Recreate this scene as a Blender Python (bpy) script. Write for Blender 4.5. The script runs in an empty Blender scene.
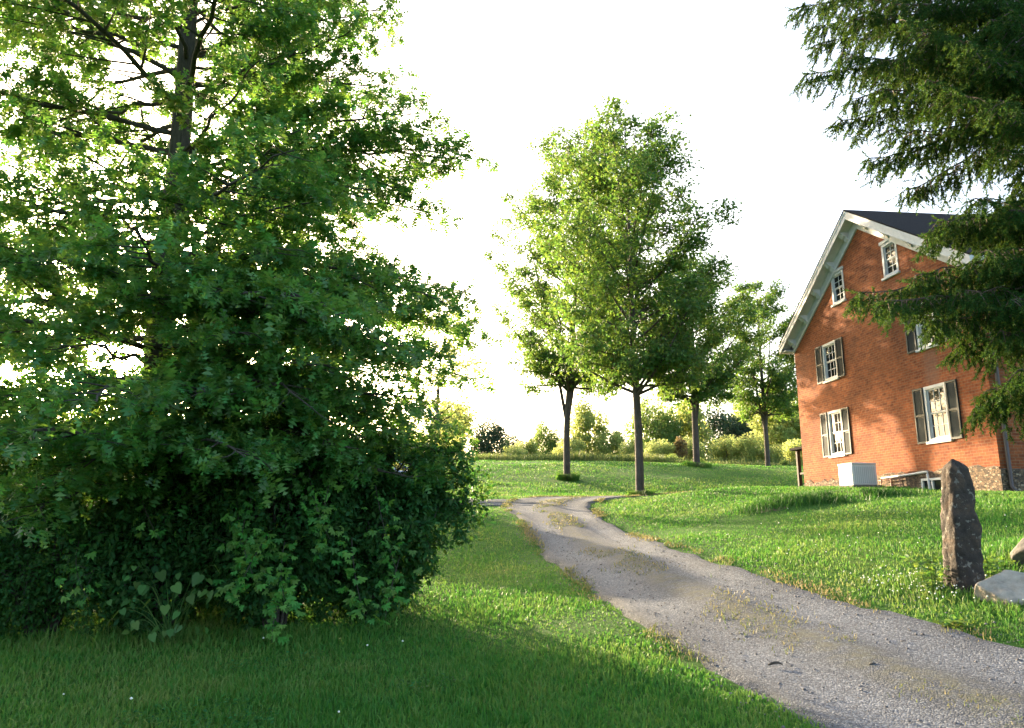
import bpy, bmesh, math, random
import numpy as np
from math import radians as R

random.seed(7)
RNG = np.random.default_rng(11)
SC = bpy.context.scene
COL = SC.collection

# ------------------------------------------------------------------ camera geometry
F = 740.0
PITCH = math.atan(149 / F)
SP, CP = math.sin(PITCH), math.cos(PITCH)
EYE = 1.6

def at(px, py, Y):
    """world point on the sight line through a pixel of the photograph at depth Y"""
    dx = (px - 512) / F; dy = -(py - 364) / F
    fw = CP - dy * SP; up = SP + dy * CP
    t = Y / fw
    return np.array([dx * t, Y, EYE + up * t])

SUN_AZ, SUN_EL = R(-29.0), R(10.8)

# ------------------------------------------------------------------ terrain
CTRL = []
for px, py, Y in [(0,728,6.0),(256,728,6.0),(512,728,6.0),(900,728,5.5),(250,640,9.6),(0,640,9.6),(450,600,12),(520,540,17),
                  (505,500,25.5),(440,505,23.5),(640,497,27),(567,480,38),(697,466,46),(768,467,50),(450,461,55),(600,462,58),
                  (700,465,58),(800,466,58),(960,585,8.7),(1024,655,6.8),(870,603,8.8),(770,570,11),(655,532,17),(595,508,23),
                  (760,515,17.5),(850,520,14),(720,489.5,24.5),(900,500,16),(1000,530,11),(810,722,5.9),(700,650,8),(605,590,11.5),
                  (545,548,16),(510,520,20),(800,488.5,24),(680,492,26)]:
    CTRL.append(at(px, py, Y))
CTRL += [np.array(q, float) for q in [
    (0,0,0),(-12,0,-.1),(12,0,.5),(0,-15,-.6),(-30,-10,-.6),(30,-10,.3),(-20,10,.1),(-9,10,.05),(-9,22,1.6),(-25,25,1.8),(9,31.5,2.3),(14,34,2.5),(5.5,29.6,2.2),
    (12.0,18.7,2.1),(11.2,28.6,2.52),(24,20,2.3),(24,30,2.6),(16,12,1.9),(13,15,1.95),(30,45,4.2),(-20,55,5.3),(0,80,5.9),(60,80,5.6),(-70,80,5.8),
    (0,160,6.5),(150,160,5),(-150,160,5),(60,30,3),(-70,30,2),(80,-40,-1),(-80,-40,-2),(300,400,5),(-300,400,5),(0,400,6),(300,-200,-3),(-300,-200,-3)]]
CTRL = np.array(CTRL)
def _phi(r2):
    return np.where(r2 > 1e-9, .5 * r2 * np.log(np.maximum(r2, 1e-9)), 0)
def _fit(P, lam=.8):
    X = P[:, :2] / 20.0
    n = len(X)
    d2 = ((X[:, None] - X[None]) ** 2).sum(-1)
    K = _phi(d2) + lam * np.eye(n) * .01
    A = np.zeros((n + 3, n + 3)); A[:n, :n] = K
    A[:n, n] = 1; A[:n, n+1:] = X; A[n, :n] = 1; A[n+1:, :n] = X.T
    return X, np.linalg.solve(A, np.concatenate([P[:, 2], np.zeros(3)]))
_TX, _TW = _fit(CTRL)

def sines(x, y, seed, n=10, f0=.3, f1=2.):
    r = np.random.default_rng(seed); s = 0
    for _ in range(n):
        f = f0 * (f1 / f0) ** r.random(); a = r.random() * 6.283; ph = r.random() * 6.283
        s = s + np.sin((x * np.cos(a) + y * np.sin(a)) * f + ph)
    return s / math.sqrt(n)

def tz(x, y):
    x = np.asarray(x, float); y = np.asarray(y, float)
    sh = np.broadcast(x, y).shape
    xf = np.broadcast_to(x, sh).ravel(); yf = np.broadcast_to(y, sh).ravel()
    out = np.zeros(len(xf))
    for a in range(0, len(xf), 60000):
        q = np.stack([xf[a:a+60000], yf[a:a+60000]], 1) / 20.0
        d2 = ((q[:, None] - _TX[None]) ** 2).sum(-1)
        out[a:a+60000] = _phi(d2) @ _TW[:-3] + _TW[-3] + q @ _TW[-2:]
    rr = np.hypot(xf, yf)
    k = np.clip((rr - 150) / 250, 0, 1)
    out = out * (1 - k) + 5.0 * k
    out = out + sines(xf, yf, 5, 12, .5, 2.2) * .022
    # a small hollow and hummock in the bank
    out = out + .16 * np.exp(-(((xf - 6.3) / .9) ** 2 + ((yf - 17.9) / 1.0) ** 2)) + .10 * np.exp(-(((xf - 8.2) / 1.2) ** 2 + ((yf - 18.4) / .9) ** 2))
    out = out + .22 * np.exp(-(((xf - 7.0) / .7) ** 2 + ((yf - 9.6) / .5) ** 2))
    return out.reshape(sh)
def gz(x, y): return float(tz(np.array([x]), np.array([y]))[0])

# ------------------------------------------------------------------ mesh helpers
def from_tris(name, V, Fc, mat=None, parent=None, smooth=False, uv=None, attr=None):
    V = np.asarray(V, np.float32).reshape(-1, 3); Fc = np.asarray(Fc, np.int32)
    k = Fc.shape[1]; nf = len(Fc)
    me = bpy.data.meshes.new(name)
    me.vertices.add(len(V)); me.vertices.foreach_set('co', V.ravel())
    me.loops.add(nf * k); me.loops.foreach_set('vertex_index', Fc.ravel())
    me.polygons.add(nf); me.polygons.foreach_set('loop_start', np.arange(0, nf * k, k, dtype=np.int32))
    if smooth: me.polygons.foreach_set('use_smooth', np.ones(nf, bool))
    me.update(calc_edges=True)
    if uv is not None:
        l = me.uv_layers.new(name='UVMap'); l.data.foreach_set('uv', np.asarray(uv, np.float32)[Fc.ravel()].ravel())
    if attr is not None:
        for an, av in attr.items():
            a = me.attributes.new(an, 'FLOAT', 'POINT'); a.data.foreach_set('value', np.asarray(av, np.float32))
    if mat: me.materials.append(mat)
    o = bpy.data.objects.new(name, me); COL.objects.link(o)
    if parent: o.parent = parent
    return o

class MB:
    """collects boxes and polygons into one mesh; uv in metres"""
    def __init__(s): s.v = []; s.f = []; s.uv = []
    def poly(s, pts, uv=None):
        b = len(s.v); s.v += [tuple(p) for p in pts]; s.f.append(tuple(range(b, b + len(pts))))
        s.uv.append(uv if uv is not None else [(0, 0)] * len(pts))
    def box(s, lo, hi, M=None):
        x0,y0,z0 = lo; x1,y1,z1 = hi
        c = [np.array(q, float) for q in [(x0,y0,z0),(x1,y0,z0),(x1,y1,z0),(x0,y1,z0),(x0,y0,z1),(x1,y0,z1),(x1,y1,z1),(x0,y1,z1)]]
        t = c if M is None else [M(q) for q in c]
        for f in [(0,3,2,1),(4,5,6,7),(0,1,5,4),(1,2,6,5),(2,3,7,6),(3,0,4,7)]:
            n = (0,1) if f in ((0,3,2,1),(4,5,6,7)) else ((0,2) if f in ((0,1,5,4),(2,3,7,6)) else (1,2))
            s.poly([t[i] for i in f], [(c[i][n[0]], c[i][n[1]]) for i in f])
    def build(s, name, mat, parent=None, bevel=0, smooth=False):
        me = bpy.data.meshes.new(name); me.from_pydata(s.v, [], s.f)
        l = me.uv_layers.new(name='UVMap')
        l.data.foreach_set('uv', np.array([c for u in s.uv for c in u], np.float32).ravel())
        me.materials.append(mat)
        if smooth:
            for p in me.polygons: p.use_smooth = True
        if bevel:
            bm = bmesh.new(); bm.from_mesh(me)
            bmesh.ops.remove_doubles(bm, verts=bm.verts, dist=1e-5)
            bmesh.ops.bevel(bm, geom=list(bm.edges), offset=bevel, segments=2, affect='EDGES', clamp_overlap=True)
            bm.to_mesh(me); bm.free()
        o = bpy.data.objects.new(name, me); COL.objects.link(o)
        if parent: o.parent = parent
        return o

def tube(pts, rad, sides=6, cap=True):
    P = np.asarray(pts, float); r = np.asarray(rad, float); n = len(P)
    T = np.gradient(P, axis=0); T /= np.linalg.norm(T, axis=1, keepdims=True) + 1e-9
    ref = np.array([.13, .21, 1.0]) if abs(T[:, 2]).mean() < .8 else np.array([1.0, .17, .1])
    A = np.cross(T, ref); A /= np.linalg.norm(A, axis=1, keepdims=True) + 1e-9
    B = np.cross(T, A)
    th = np.arange(sides) * 2 * np.pi / sides
    V = P[:, None] + r[:, None, None] * (np.cos(th)[None, :, None] * A[:, None] + np.sin(th)[None, :, None] * B[:, None])
    V = V.reshape(-1, 3); Fc = []
    i = np.arange(n - 1)[:, None] * sides; j = np.arange(sides)[None]; j2 = (j + 1) % sides
    a, b, c, d = i + j, i + j2, i + sides + j2, i + sides + j
    Fc = np.concatenate([np.stack([a, b, c], -1).reshape(-1, 3), np.stack([a, c, d], -1).reshape(-1, 3)])
    if cap:
        V = np.concatenate([V, P[-1:]]); e = len(V) - 1; o = (n - 1) * sides
        Fc = np.concatenate([Fc, np.stack([o + j[0], o + j2[0], np.full(sides, e)], -1)])
    return V, Fc

class TR:
    """collects triangle arrays into one mesh"""
    def __init__(s): s.V = []; s.F = []; s.n = 0
    def add(s, V, Fc):
        s.V.append(V); s.F.append(Fc + s.n); s.n += len(V)
    def tube(s, pts, rad, sides=6): s.add(*tube(pts, rad, sides))
    def build(s, name, mat, parent=None, smooth=True):
        return from_tris(name, np.concatenate(s.V), np.concatenate(s.F), mat, parent, smooth)

def unit(a): return a / (np.linalg.norm(a, axis=-1, keepdims=True) + 1e-9)

# leaf templates: x along the leaf, y across, z normal
OAK_V = np.array([(0,0,0),(.16,0,.0),(.45,0,.03),(.74,0,.02),(1.02,0,-.06),(.34,.30,.03),(.34,-.30,.05),(.70,.40,.0),(.70,-.40,.02),(.96,.20,-.04),(.96,-.20,-.05)], float)
OAK_F = np.array([(1,2,5),(2,1,6),(2,3,7),(3,2,8),(3,4,9),(4,3,10),(0,2,5),(2,0,6)][:6])
DIA_V = np.array([(0,0,0),(.45,.34,.07),(1,0,-.03),(.45,-.34,.07)], float); DIA_F = np.array([(0,2,1),(0,3,2)])
OVAL_V = np.array([(0,0,0),(.3,.24,.05),(.7,.2,.04),(1,0,-.06),(.7,-.2,.04),(.3,-.24,.05)], float); OVAL_F = np.array([(0,2,1),(0,3,2),(0,4,3),(0,5,4)])
MAP_V = np.array([(0,0,0),(.30,.42,.04),(.42,.14,.02),(1,0,-.05),(.42,-.14,.02),(.30,-.42,.04)], float); MAP_F = np.array([(0,2,1),(0,3,2),(0,4,3),(0,5,4)])
def _creeper():
    V = [(0,0,0)]; Fc = []
    for a in (-84, -40, 0, 40, 84):
        c, s_ = math.cos(R(a)), math.sin(R(a)); L = 1.0 if a == 0 else .85
        b = len(V)
        for (x, y, z) in ((.38*L,.17,.05),(.72*L,.20,.02),(1.08*L,0,-.22),(.72*L,-.20,.02),(.38*L,-.17,.05)): V.append((x*c - y*s_, x*s_ + y*c, z - .12*(1-c)))
        Fc += [(0,b+1,b),(0,b+2,b+1),(0,b+3,b+2),(0,b+4,b+3)]
    return np.array(V, float), np.array(Fc)
CRE_V, CRE_F = _creeper()
HEART_V = np.array([(0,0,0),(-.14,.22,.02),(-.02,.42,.03),(.3,.46,.03),(.7,.25,0),(1.02,0,-.08),(.7,-.25,0),(.3,-.46,.03),(-.02,-.42,.03),(-.14,-.22,.02)], float)
HEART_F = np.array([(0,i+1,i) for i in range(1,9)])

def leaves(T, Fc, pos, axis, nrm, size):
    n = len(pos); x = unit(axis); z = unit(nrm - (nrm * x).sum(1, keepdims=True) * x); y = np.cross(z, x)
    s = np.asarray(size, float)[:, None, None]
    V = pos[:, None] + s * (T[None, :, 0:1] * x[:, None] + T[None, :, 1:2] * y[:, None] + T[None, :, 2:3] * z[:, None])
    FF = (Fc[None] + (np.arange(n) * len(T))[:, None, None]).reshape(-1, 3)
    return V.reshape(-1, 3), FF

CHINK = at(401, 467, 11.0)
def chink(P):
    d = unit(CHINK - np.array([0, 0, EYE])); rel = P - np.array([0, 0, EYE]); al = rel @ d; pr = rel - al[:, None] * d
    return (pr[:, 0] / .17) ** 2 + (pr[:, 2] / .12) ** 2 < 1
def bez(p0, p1, p2, n):
    t = np.linspace(0, 1, n)[:, None]
    return (1-t)**2 * p0 + 2*t*(1-t) * p1 + t*t * p2

# ------------------------------------------------------------------ materials
def newmat(name):
    m = bpy.data.materials.new(name); m.use_nodes = True
    nt = m.node_tree; nt.nodes.clear()
    return m, nt, nt.nodes, nt.links
def N(ns, t, **kw):
    n = ns.new(t)
    for k, v in kw.items():
        if k == 'op': n.operation = v
        elif k in n.inputs.keys(): n.inputs[k].default_value = v
        else: setattr(n, k, v)
    return n
def ramp(ns, stops):
    r = ns.new('ShaderNodeValToRGB'); e = r.color_ramp.elements
    while len(e) < len(stops): e.new(.5)
    for i, (p, c) in enumerate(stops): e[i].position = p; e[i].color = (*c, 1) if len(c) == 3 else c
    return r
def out(ns, ls, sh):
    o = ns.new('ShaderNodeOutputMaterial'); ls.new(sh, o.inputs['Surface']); return o

def leaf_mat(name, col, tcol, rough=.5, var=.35, hue=.03, tw=.45, spec=.35):
    m, nt, ns, ls = newmat(name)
    g = ns.new('ShaderNodeNewGeometry')
    mr = N(ns, 'ShaderNodeMapRange'); ls.new(g.outputs['Random Per Island'], mr.inputs[0])
    mr.inputs[3].default_value = 1 - var; mr.inputs[4].default_value = 1 + var
    wn = N(ns, 'ShaderNodeTexWhiteNoise', noise_dimensions='1D'); ls.new(g.outputs['Random Per Island'], wn.inputs['W'])
    mh = N(ns, 'ShaderNodeMapRange'); ls.new(wn.outputs['Value'], mh.inputs[0]); mh.inputs[3].default_value = .5 - hue; mh.inputs[4].default_value = .5 + hue
    def hsv(c):
        h = ns.new('ShaderNodeHueSaturation'); h.inputs['Color'].default_value = (*c, 1)
        ls.new(mr.outputs[0], h.inputs['Value']); ls.new(mh.outputs[0], h.inputs['Hue']); return h
    p = N(ns, 'ShaderNodeBsdfPrincipled', Roughness=rough); p.inputs['Specular IOR Level'].default_value = spec
    ls.new(hsv(col).outputs[0], p.inputs['Base Color'])
    t = ns.new('ShaderNodeBsdfTranslucent'); ls.new(hsv(tcol).outputs[0], t.inputs['Color'])
    mx = N(ns, 'ShaderNodeMixShader'); mx.inputs[0].default_value = tw
    ls.new(p.outputs[0], mx.inputs[1]); ls.new(t.outputs[0], mx.inputs[2]); out(ns, ls, mx.outputs[0])
    return m

def plain(name, col, rough=.6, noise=.0, nscale=8, metal=0, bump=0, spec=.5, col2=None):
    m, nt, ns, ls = newmat(name)
    p = N(ns, 'ShaderNodeBsdfPrincipled', Roughness=rough, Metallic=metal); p.inputs['Base Color'].default_value = (*col, 1)
    p.inputs['Specular IOR Level'].default_value = spec
    if noise or col2 or bump:
        tc = ns.new('ShaderNodeTexCoord'); nz = N(ns, 'ShaderNodeTexNoise', Scale=nscale, Detail=6, Roughness=.65); ls.new(tc.outputs['Object'], nz.inputs['Vector'])
        c2 = col2 or tuple(c * (1 - noise) for c in col)
        r = ramp(ns, [(.35, col), (.65, c2)]); ls.new(nz.outputs['Fac'], r.inputs[0]); ls.new(r.outputs[0], p.inputs['Base Color'])
        if bump:
            b = N(ns, 'ShaderNodeBump', Strength=bump, Distance=.03); ls.new(nz.outputs['Fac'], b.inputs['Height']); ls.new(b.outputs[0], p.inputs['Normal'])
    out(ns, ls, p.outputs[0]); return m

def bark_mat(name, c1, c2, sc=6):
    m, nt, ns, ls = newmat(name)
    tc = ns.new('ShaderNodeTexCoord'); mp = ns.new('ShaderNodeMapping'); mp.inputs['Scale'].default_value = (1, 1, .18)
    ls.new(tc.outputs['Object'], mp.inputs[0])
    nz = N(ns, 'ShaderNodeTexNoise', Scale=sc * 4, Detail=5, Roughness=.7); ls.new(mp.outputs[0], nz.inputs['Vector'])
    nz2 = N(ns, 'ShaderNodeTexNoise', Scale=2.2, Detail=3); ls.new(tc.outputs['Object'], nz2.inputs['Vector'])
    ad = N(ns, 'ShaderNodeMath', op='MULTIPLY_ADD'); ls.new(nz2.outputs['Fac'], ad.inputs[0]); ad.inputs[1].default_value = .4; ls.new(nz.outputs['Fac'], ad.inputs[2])
    r = ramp(ns, [(.5, c1), (.85, c2)]); ls.new(ad.outputs[0], r.inputs[0])
    p = N(ns, 'ShaderNodeBsdfPrincipled', Roughness=.9); ls.new(r.outputs[0], p.inputs['Base Color'])
    b = N(ns, 'ShaderNodeBump', Strength=.9, Distance=.04); ls.new(nz.outputs['Fac'], b.inputs['Height']); ls.new(b.outputs[0], p.inputs['Normal'])
    out(ns, ls, p.outputs[0]); return m

def brick_mat():
    m, nt, ns, ls = newmat('old_brick')
    uv = ns.new('ShaderNodeUVMap'); uv.uv_map = 'UVMap'
    dn = N(ns, 'ShaderNodeTexNoise', Scale=1.7, Detail=2); ls.new(uv.outputs[0], dn.inputs['Vector'])
    dm = N(ns, 'ShaderNodeVectorMath', op='MULTIPLY_ADD'); ls.new(dn.outputs['Color'], dm.inputs[0]); dm.inputs[1].default_value = (.02,.02,0); ls.new(uv.outputs[0], dm.inputs[2])
    bt = N(ns, 'ShaderNodeTexBrick', Scale=1.0); ls.new(dm.outputs[0], bt.inputs['Vector'])
    bt.inputs['Brick Width'].default_value = .22; bt.inputs['Row Height'].default_value = .078; bt.inputs['Mortar Size'].default_value = .008
    bt.inputs['Mortar Smooth'].default_value = .3; bt.inputs['Bias'].default_value = -.1
    bt.inputs['Color1'].default_value = (.30,.092,.035,1); bt.inputs['Color2'].default_value = (.17,.050,.025,1); bt.inputs['Mortar'].default_value = (.24,.135,.078,1)
    nz = N(ns, 'ShaderNodeTexNoise', Scale=.7, Detail=6, Roughness=.6); ls.new(uv.outputs[0], nz.inputs['Vector'])
    r = ramp(ns, [(.32,(.62,.60,.60)),(.66,(1.2,1.17,1.12))]); ls.new(nz.outputs['Fac'], r.inputs[0])
    mx = N(ns, 'ShaderNodeMix', data_type='RGBA', blend_type='MULTIPLY'); mx.inputs[0].default_value = 1
    ls.new(bt.outputs['Color'], mx.inputs[6]); ls.new(r.outputs[0], mx.inputs[7])
    # single bricks burnt darker or paler
    wn = N(ns, 'ShaderNodeTexNoise', Scale=9, Detail=1); ls.new(uv.outputs[0], wn.inputs['Vector'])
    r2 = ramp(ns, [(.32,(.8,.8,.82)),(.5,(1,1,1)),(.7,(1.12,1.1,1.05))]); ls.new(wn.outputs['Fac'], r2.inputs[0])
    mx2 = N(ns, 'ShaderNodeMix', data_type='RGBA', blend_type='MULTIPLY'); mx2.inputs[0].default_value = 1
    ls.new(mx.outputs[2], mx2.inputs[6]); ls.new(r2.outputs[0], mx2.inputs[7])
    # a worn grey streak under one window
    sx = ns.new('ShaderNodeSeparateXYZ'); ls.new(uv.outputs[0], sx.inputs[0])
    def band(src, lo, hi, soft):
        a = N(ns, 'ShaderNodeMapRange', interpolation_type='SMOOTHSTEP'); ls.new(src, a.inputs[0]); a.inputs[1].default_value = lo - soft; a.inputs[2].default_value = lo + soft
        b = N(ns, 'ShaderNodeMapRange', interpolation_type='SMOOTHSTEP'); ls.new(src, b.inputs[0]); b.inputs[1].default_value = hi + soft; b.inputs[2].default_value = hi - soft
        q = N(ns, 'ShaderNodeMath', op='MULTIPLY'); ls.new(a.outputs[0], q.inputs[0]); ls.new(b.outputs[0], q.inputs[1]); return q.outputs[0]
    q1 = N(ns, 'ShaderNodeMath', op='MULTIPLY'); ls.new(band(sx.outputs[0], 1.85, 2.45, .15), q1.inputs[0]); ls.new(band(sx.outputs[1], 3.2, 4.15, .12), q1.inputs[1])
    q2 = N(ns, 'ShaderNodeMath', op='MULTIPLY'); ls.new(q1.outputs[0], q2.inputs[0]); ls.new(nz.outputs['Fac'], q2.inputs[1])
    mx3 = N(ns, 'ShaderNodeMix', data_type='RGBA'); ls.new(q2.outputs[0], mx3.inputs[0]); ls.new(mx2.outputs[2], mx3.inputs[6]); mx3.inputs[7].default_value = (.18,.105,.08,1); mx2 = mx3
    p = N(ns, 'ShaderNodeBsdfPrincipled', Roughness=.9); p.inputs['Specular IOR Level'].default_value = .2; ls.new(mx2.outputs[2], p.inputs['Base Color'])
    b = N(ns, 'ShaderNodeBump', Strength=.6, Distance=.012); b.invert = True; ls.new(bt.outputs['Fac'], b.inputs['Height'])
    b2 = N(ns, 'ShaderNodeBump', Strength=.5, Distance=.02); ls.new(wn.outputs['Fac'], b2.inputs['Height']); ls.new(b.outputs[0], b2.inputs['Normal']); ls.new(b2.outputs[0], p.inputs['Normal'])
    out(ns, ls, p.outputs[0]); return m

def rubble_mat():
    m, nt, ns, ls = newmat('rubble_stone')
    uv = ns.new('ShaderNodeUVMap'); uv.uv_map = 'UVMap'
    mp = ns.new('ShaderNodeMapping'); mp.inputs['Scale'].default_value = (2.6, 4.6, 1); ls.new(uv.outputs[0], mp.inputs[0])
    v = N(ns, 'ShaderNodeTexVoronoi', feature='DISTANCE_TO_EDGE'); ls.new(mp.outputs[0], v.inputs['Vector'])
    vc = ns.new('ShaderNodeTexVoronoi'); ls.new(mp.outputs[0], vc.inputs['Vector'])
    r = ramp(ns, [(.0,(.05,.042,.035)),(.35,(.15,.10,.065)),(.7,(.25,.165,.10)),(1,(.36,.29,.21))]); 
    sp = ns.new('ShaderNodeSeparateColor'); ls.new(vc.outputs['Color'], sp.inputs[0]); ls.new(sp.outputs[0], r.inputs[0])
    r2 = ramp(ns, [(.02,(.0,.0,.0)),(.09,(1,1,1))]); ls.new(v.outputs['Distance'], r2.inputs[0])
    mx = N(ns, 'ShaderNodeMix', data_type='RGBA'); mx.inputs[6].default_value = (.12,.09,.065,1); ls.new(r2.outputs[0], mx.inputs[0]); ls.new(r.outputs[0], mx.inputs[7])
    p = N(ns, 'ShaderNodeBsdfPrincipled', Roughness=.95); ls.new(mx.outputs[2], p.inputs['Base Color'])
    b = N(ns, 'ShaderNodeBump', Strength=1, Distance=.06); ls.new(r2.outputs[0], b.inputs['Height']); ls.new(b.outputs[0], p.inputs['Normal'])
    out(ns, ls, p.outputs[0]); return m

def ground_mat():
    m, nt, ns, ls = newmat('lawn_soil')
    tc = ns.new('ShaderNodeTexCoord')
    n1 = N(ns, 'ShaderNodeTexNoise', Scale=.45, Detail=6, Roughness=.6); ls.new(tc.outputs['Object'], n1.inputs['Vector'])
    r = ramp(ns, [(.3,(.032,.10,.016)),(.55,(.055,.14,.022)),(.75,(.11,.17,.035))]); ls.new(n1.outputs['Fac'], r.inputs[0])
    n2 = N(ns, 'ShaderNodeTexNoise', Scale=22, Detail=5, Roughness=.75); ls.new(tc.outputs['Object'], n2.inputs['Vector'])
    r2 = ramp(ns, [(.3,(.55,.55,.5)),(.7,(1.3,1.3,1.2))]); ls.new(n2.outputs['Fac'], r2.inputs[0])
    mx = N(ns, 'ShaderNodeMix', data_type='RGBA', blend_type='MULTIPLY'); mx.inputs[0].default_value = 1
    ls.new(r.outputs[0], mx.inputs[6]); ls.new(r2.outputs[0], mx.inputs[7])
    a = ns.new('ShaderNodeAttribute'); a.attribute_name = 'dirt'
    n3 = N(ns, 'ShaderNodeTexNoise', Scale=5, Detail=6, Roughness=.7); ls.new(tc.outputs['Object'], n3.inputs['Vector'])
    ad = N(ns, 'ShaderNodeMath', op='ADD'); ls.new(a.outputs['Fac'], ad.inputs[0]); ls.new(n3.outputs['Fac'], ad.inputs[1])
    rd = ramp(ns, [(.86,(0,0,0)),(1.0,(1,1,1))]); ls.new(ad.outputs[0], rd.inputs[0])
    rd.color_ramp.elements[0].position = .8
    dc = ramp(ns, [(.3,(.10,.07,.05)),(.7,(.19,.135,.095))]); ls.new(n2.outputs['Fac'], dc.inputs[0])
    mx2 = N(ns, 'ShaderNodeMix', data_type='RGBA'); ls.new(rd.outputs[0], mx2.inputs[0]); ls.new(mx.outputs[2], mx2.inputs[6]); ls.new(dc.outputs[0], mx2.inputs[7])
    p = N(ns, 'ShaderNodeBsdfPrincipled', Roughness=.95); p.inputs['Specular IOR Level'].default_value = .1; ls.new(mx2.outputs[2], p.inputs['Base Color'])
    b = N(ns, 'ShaderNodeBump', Strength=.8, Distance=.06); ls.new(n2.outputs['Fac'], b.inputs['Height']); ls.new(b.outputs[0], p.inputs['Normal'])
    out(ns, ls, p.outputs[0]); return m

def gravel_mat(center=True):
    """uv.x runs across the drive from -1 to 1, uv.y along it in metres"""
    m, nt, ns, ls = newmat('gravel')
    tc = ns.new('ShaderNodeTexCoord'); uv = ns.new('ShaderNodeUVMap'); uv.uv_map = 'UVMap'
    sx = ns.new('ShaderNodeSeparateXYZ'); ls.new(uv.outputs[0], sx.inputs[0])
    v = N(ns, 'ShaderNodeTexVoronoi', Scale=72); ls.new(tc.outputs['Object'], v.inputs['Vector'])
    sp = ns.new('ShaderNodeSeparateColor'); ls.new(v.outputs['Color'], sp.inputs[0])
    st = ramp(ns, [(0,(.040,.047,.060)),(.5,(.076,.088,.108)),(.85,(.118,.133,.158)),(1,(.20,.22,.245))]); ls.new(sp.outputs[0], st.inputs[0])
    n1 = N(ns, 'ShaderNodeTexNoise', Scale=.9, Detail=7, Roughness=.65); ls.new(tc.outputs['Object'], n1.inputs['Vector'])
    r1 = ramp(ns, [(.3,(.7,.69,.68)),(.7,(1.2,1.17,1.13))]); ls.new(n1.outputs['Fac'], r1.inputs[0])
    mx = N(ns, 'ShaderNodeMix', data_type='RGBA', blend_type='MULTIPLY'); mx.inputs[0].default_value = 1
    ls.new(st.outputs[0], mx.inputs[6]); ls.new(r1.outputs[0], mx.inputs[7])
    # wheel tracks: finer, paler crushed stone
    wt = N(ns, 'ShaderNodeMath', op='ABSOLUTE'); ls.new(sx.outputs[0], wt.inputs[0])
    wr = ramp(ns, [(.2,(.88,.88,.88)),(.42,(1.2,1.2,1.2)),(.62,(1.2,1.2,1.2)),(.85,(.85,.85,.85))]); ls.new(wt.outputs[0], wr.inputs[0])
    mw = N(ns, 'ShaderNodeMix', data_type='RGBA', blend_type='MULTIPLY'); mw.inputs[0].default_value = 1; ls.new(mx.outputs[2], mw.inputs[6]); ls.new(wr.outputs[0], mw.inputs[7]); mx = mw
    n2 = N(ns, 'ShaderNodeTexNoise', Scale=3.4, Detail=8, Roughness=.75); ls.new(tc.outputs['Object'], n2.inputs['Vector'])
    # dusty verge and worn middle strip: |u| near 0 and near 1
    ab = N(ns, 'ShaderNodeMath', op='ABSOLUTE'); ls.new(sx.outputs[0], ab.inputs[0])
    c1 = ramp(ns, [(0,(.6,.6,.6)),(.10,(.5,.5,.5)),(.26,(0,0,0)),(.84,(0,0,0)),(1,(.95,.95,.95))]); ls.new(ab.outputs[0], c1.inputs[0])
    ml = N(ns, 'ShaderNodeMath', op='MULTIPLY'); ls.new(c1.outputs[0], ml.inputs[0])
    r3 = ramp(ns, [(.44,(0,0,0)),(.56,(1,1,1))]); ls.new(n2.outputs['Fac'], r3.inputs[0]); ls.new(r3.outputs[0], ml.inputs[1])
    n4 = N(ns, 'ShaderNodeTexNoise', Scale=40, Detail=4, Roughness=.7); ls.new(tc.outputs['Object'], n4.inputs['Vector'])
    dry = ramp(ns, [(.3,(.045,.055,.026)),(.55,(.10,.095,.054)),(.75,(.155,.14,.095))]); ls.new(n4.outputs['Fac'], dry.inputs[0])
    mx2 = N(ns, 'ShaderNodeMix', data_type='RGBA'); ls.new(ml.outputs[0], mx2.inputs[0]); ls.new(mx.outputs[2], mx2.inputs[6]); ls.new(dry.outputs[0], mx2.inputs[7])
    p = N(ns, 'ShaderNodeBsdfPrincipled', Roughness=.9); p.inputs['Specular IOR Level'].default_value = .25; ls.new(mx2.outputs[2], p.inputs['Base Color'])
    b = N(ns, 'ShaderNodeBump', Strength=.8, Distance=.009); ls.new(v.outputs['Distance'], b.inputs['Height']); b.invert = True
    ls.new(b.outputs[0], p.inputs['Normal']); out(ns, ls, p.outputs[0]); return m

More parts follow.
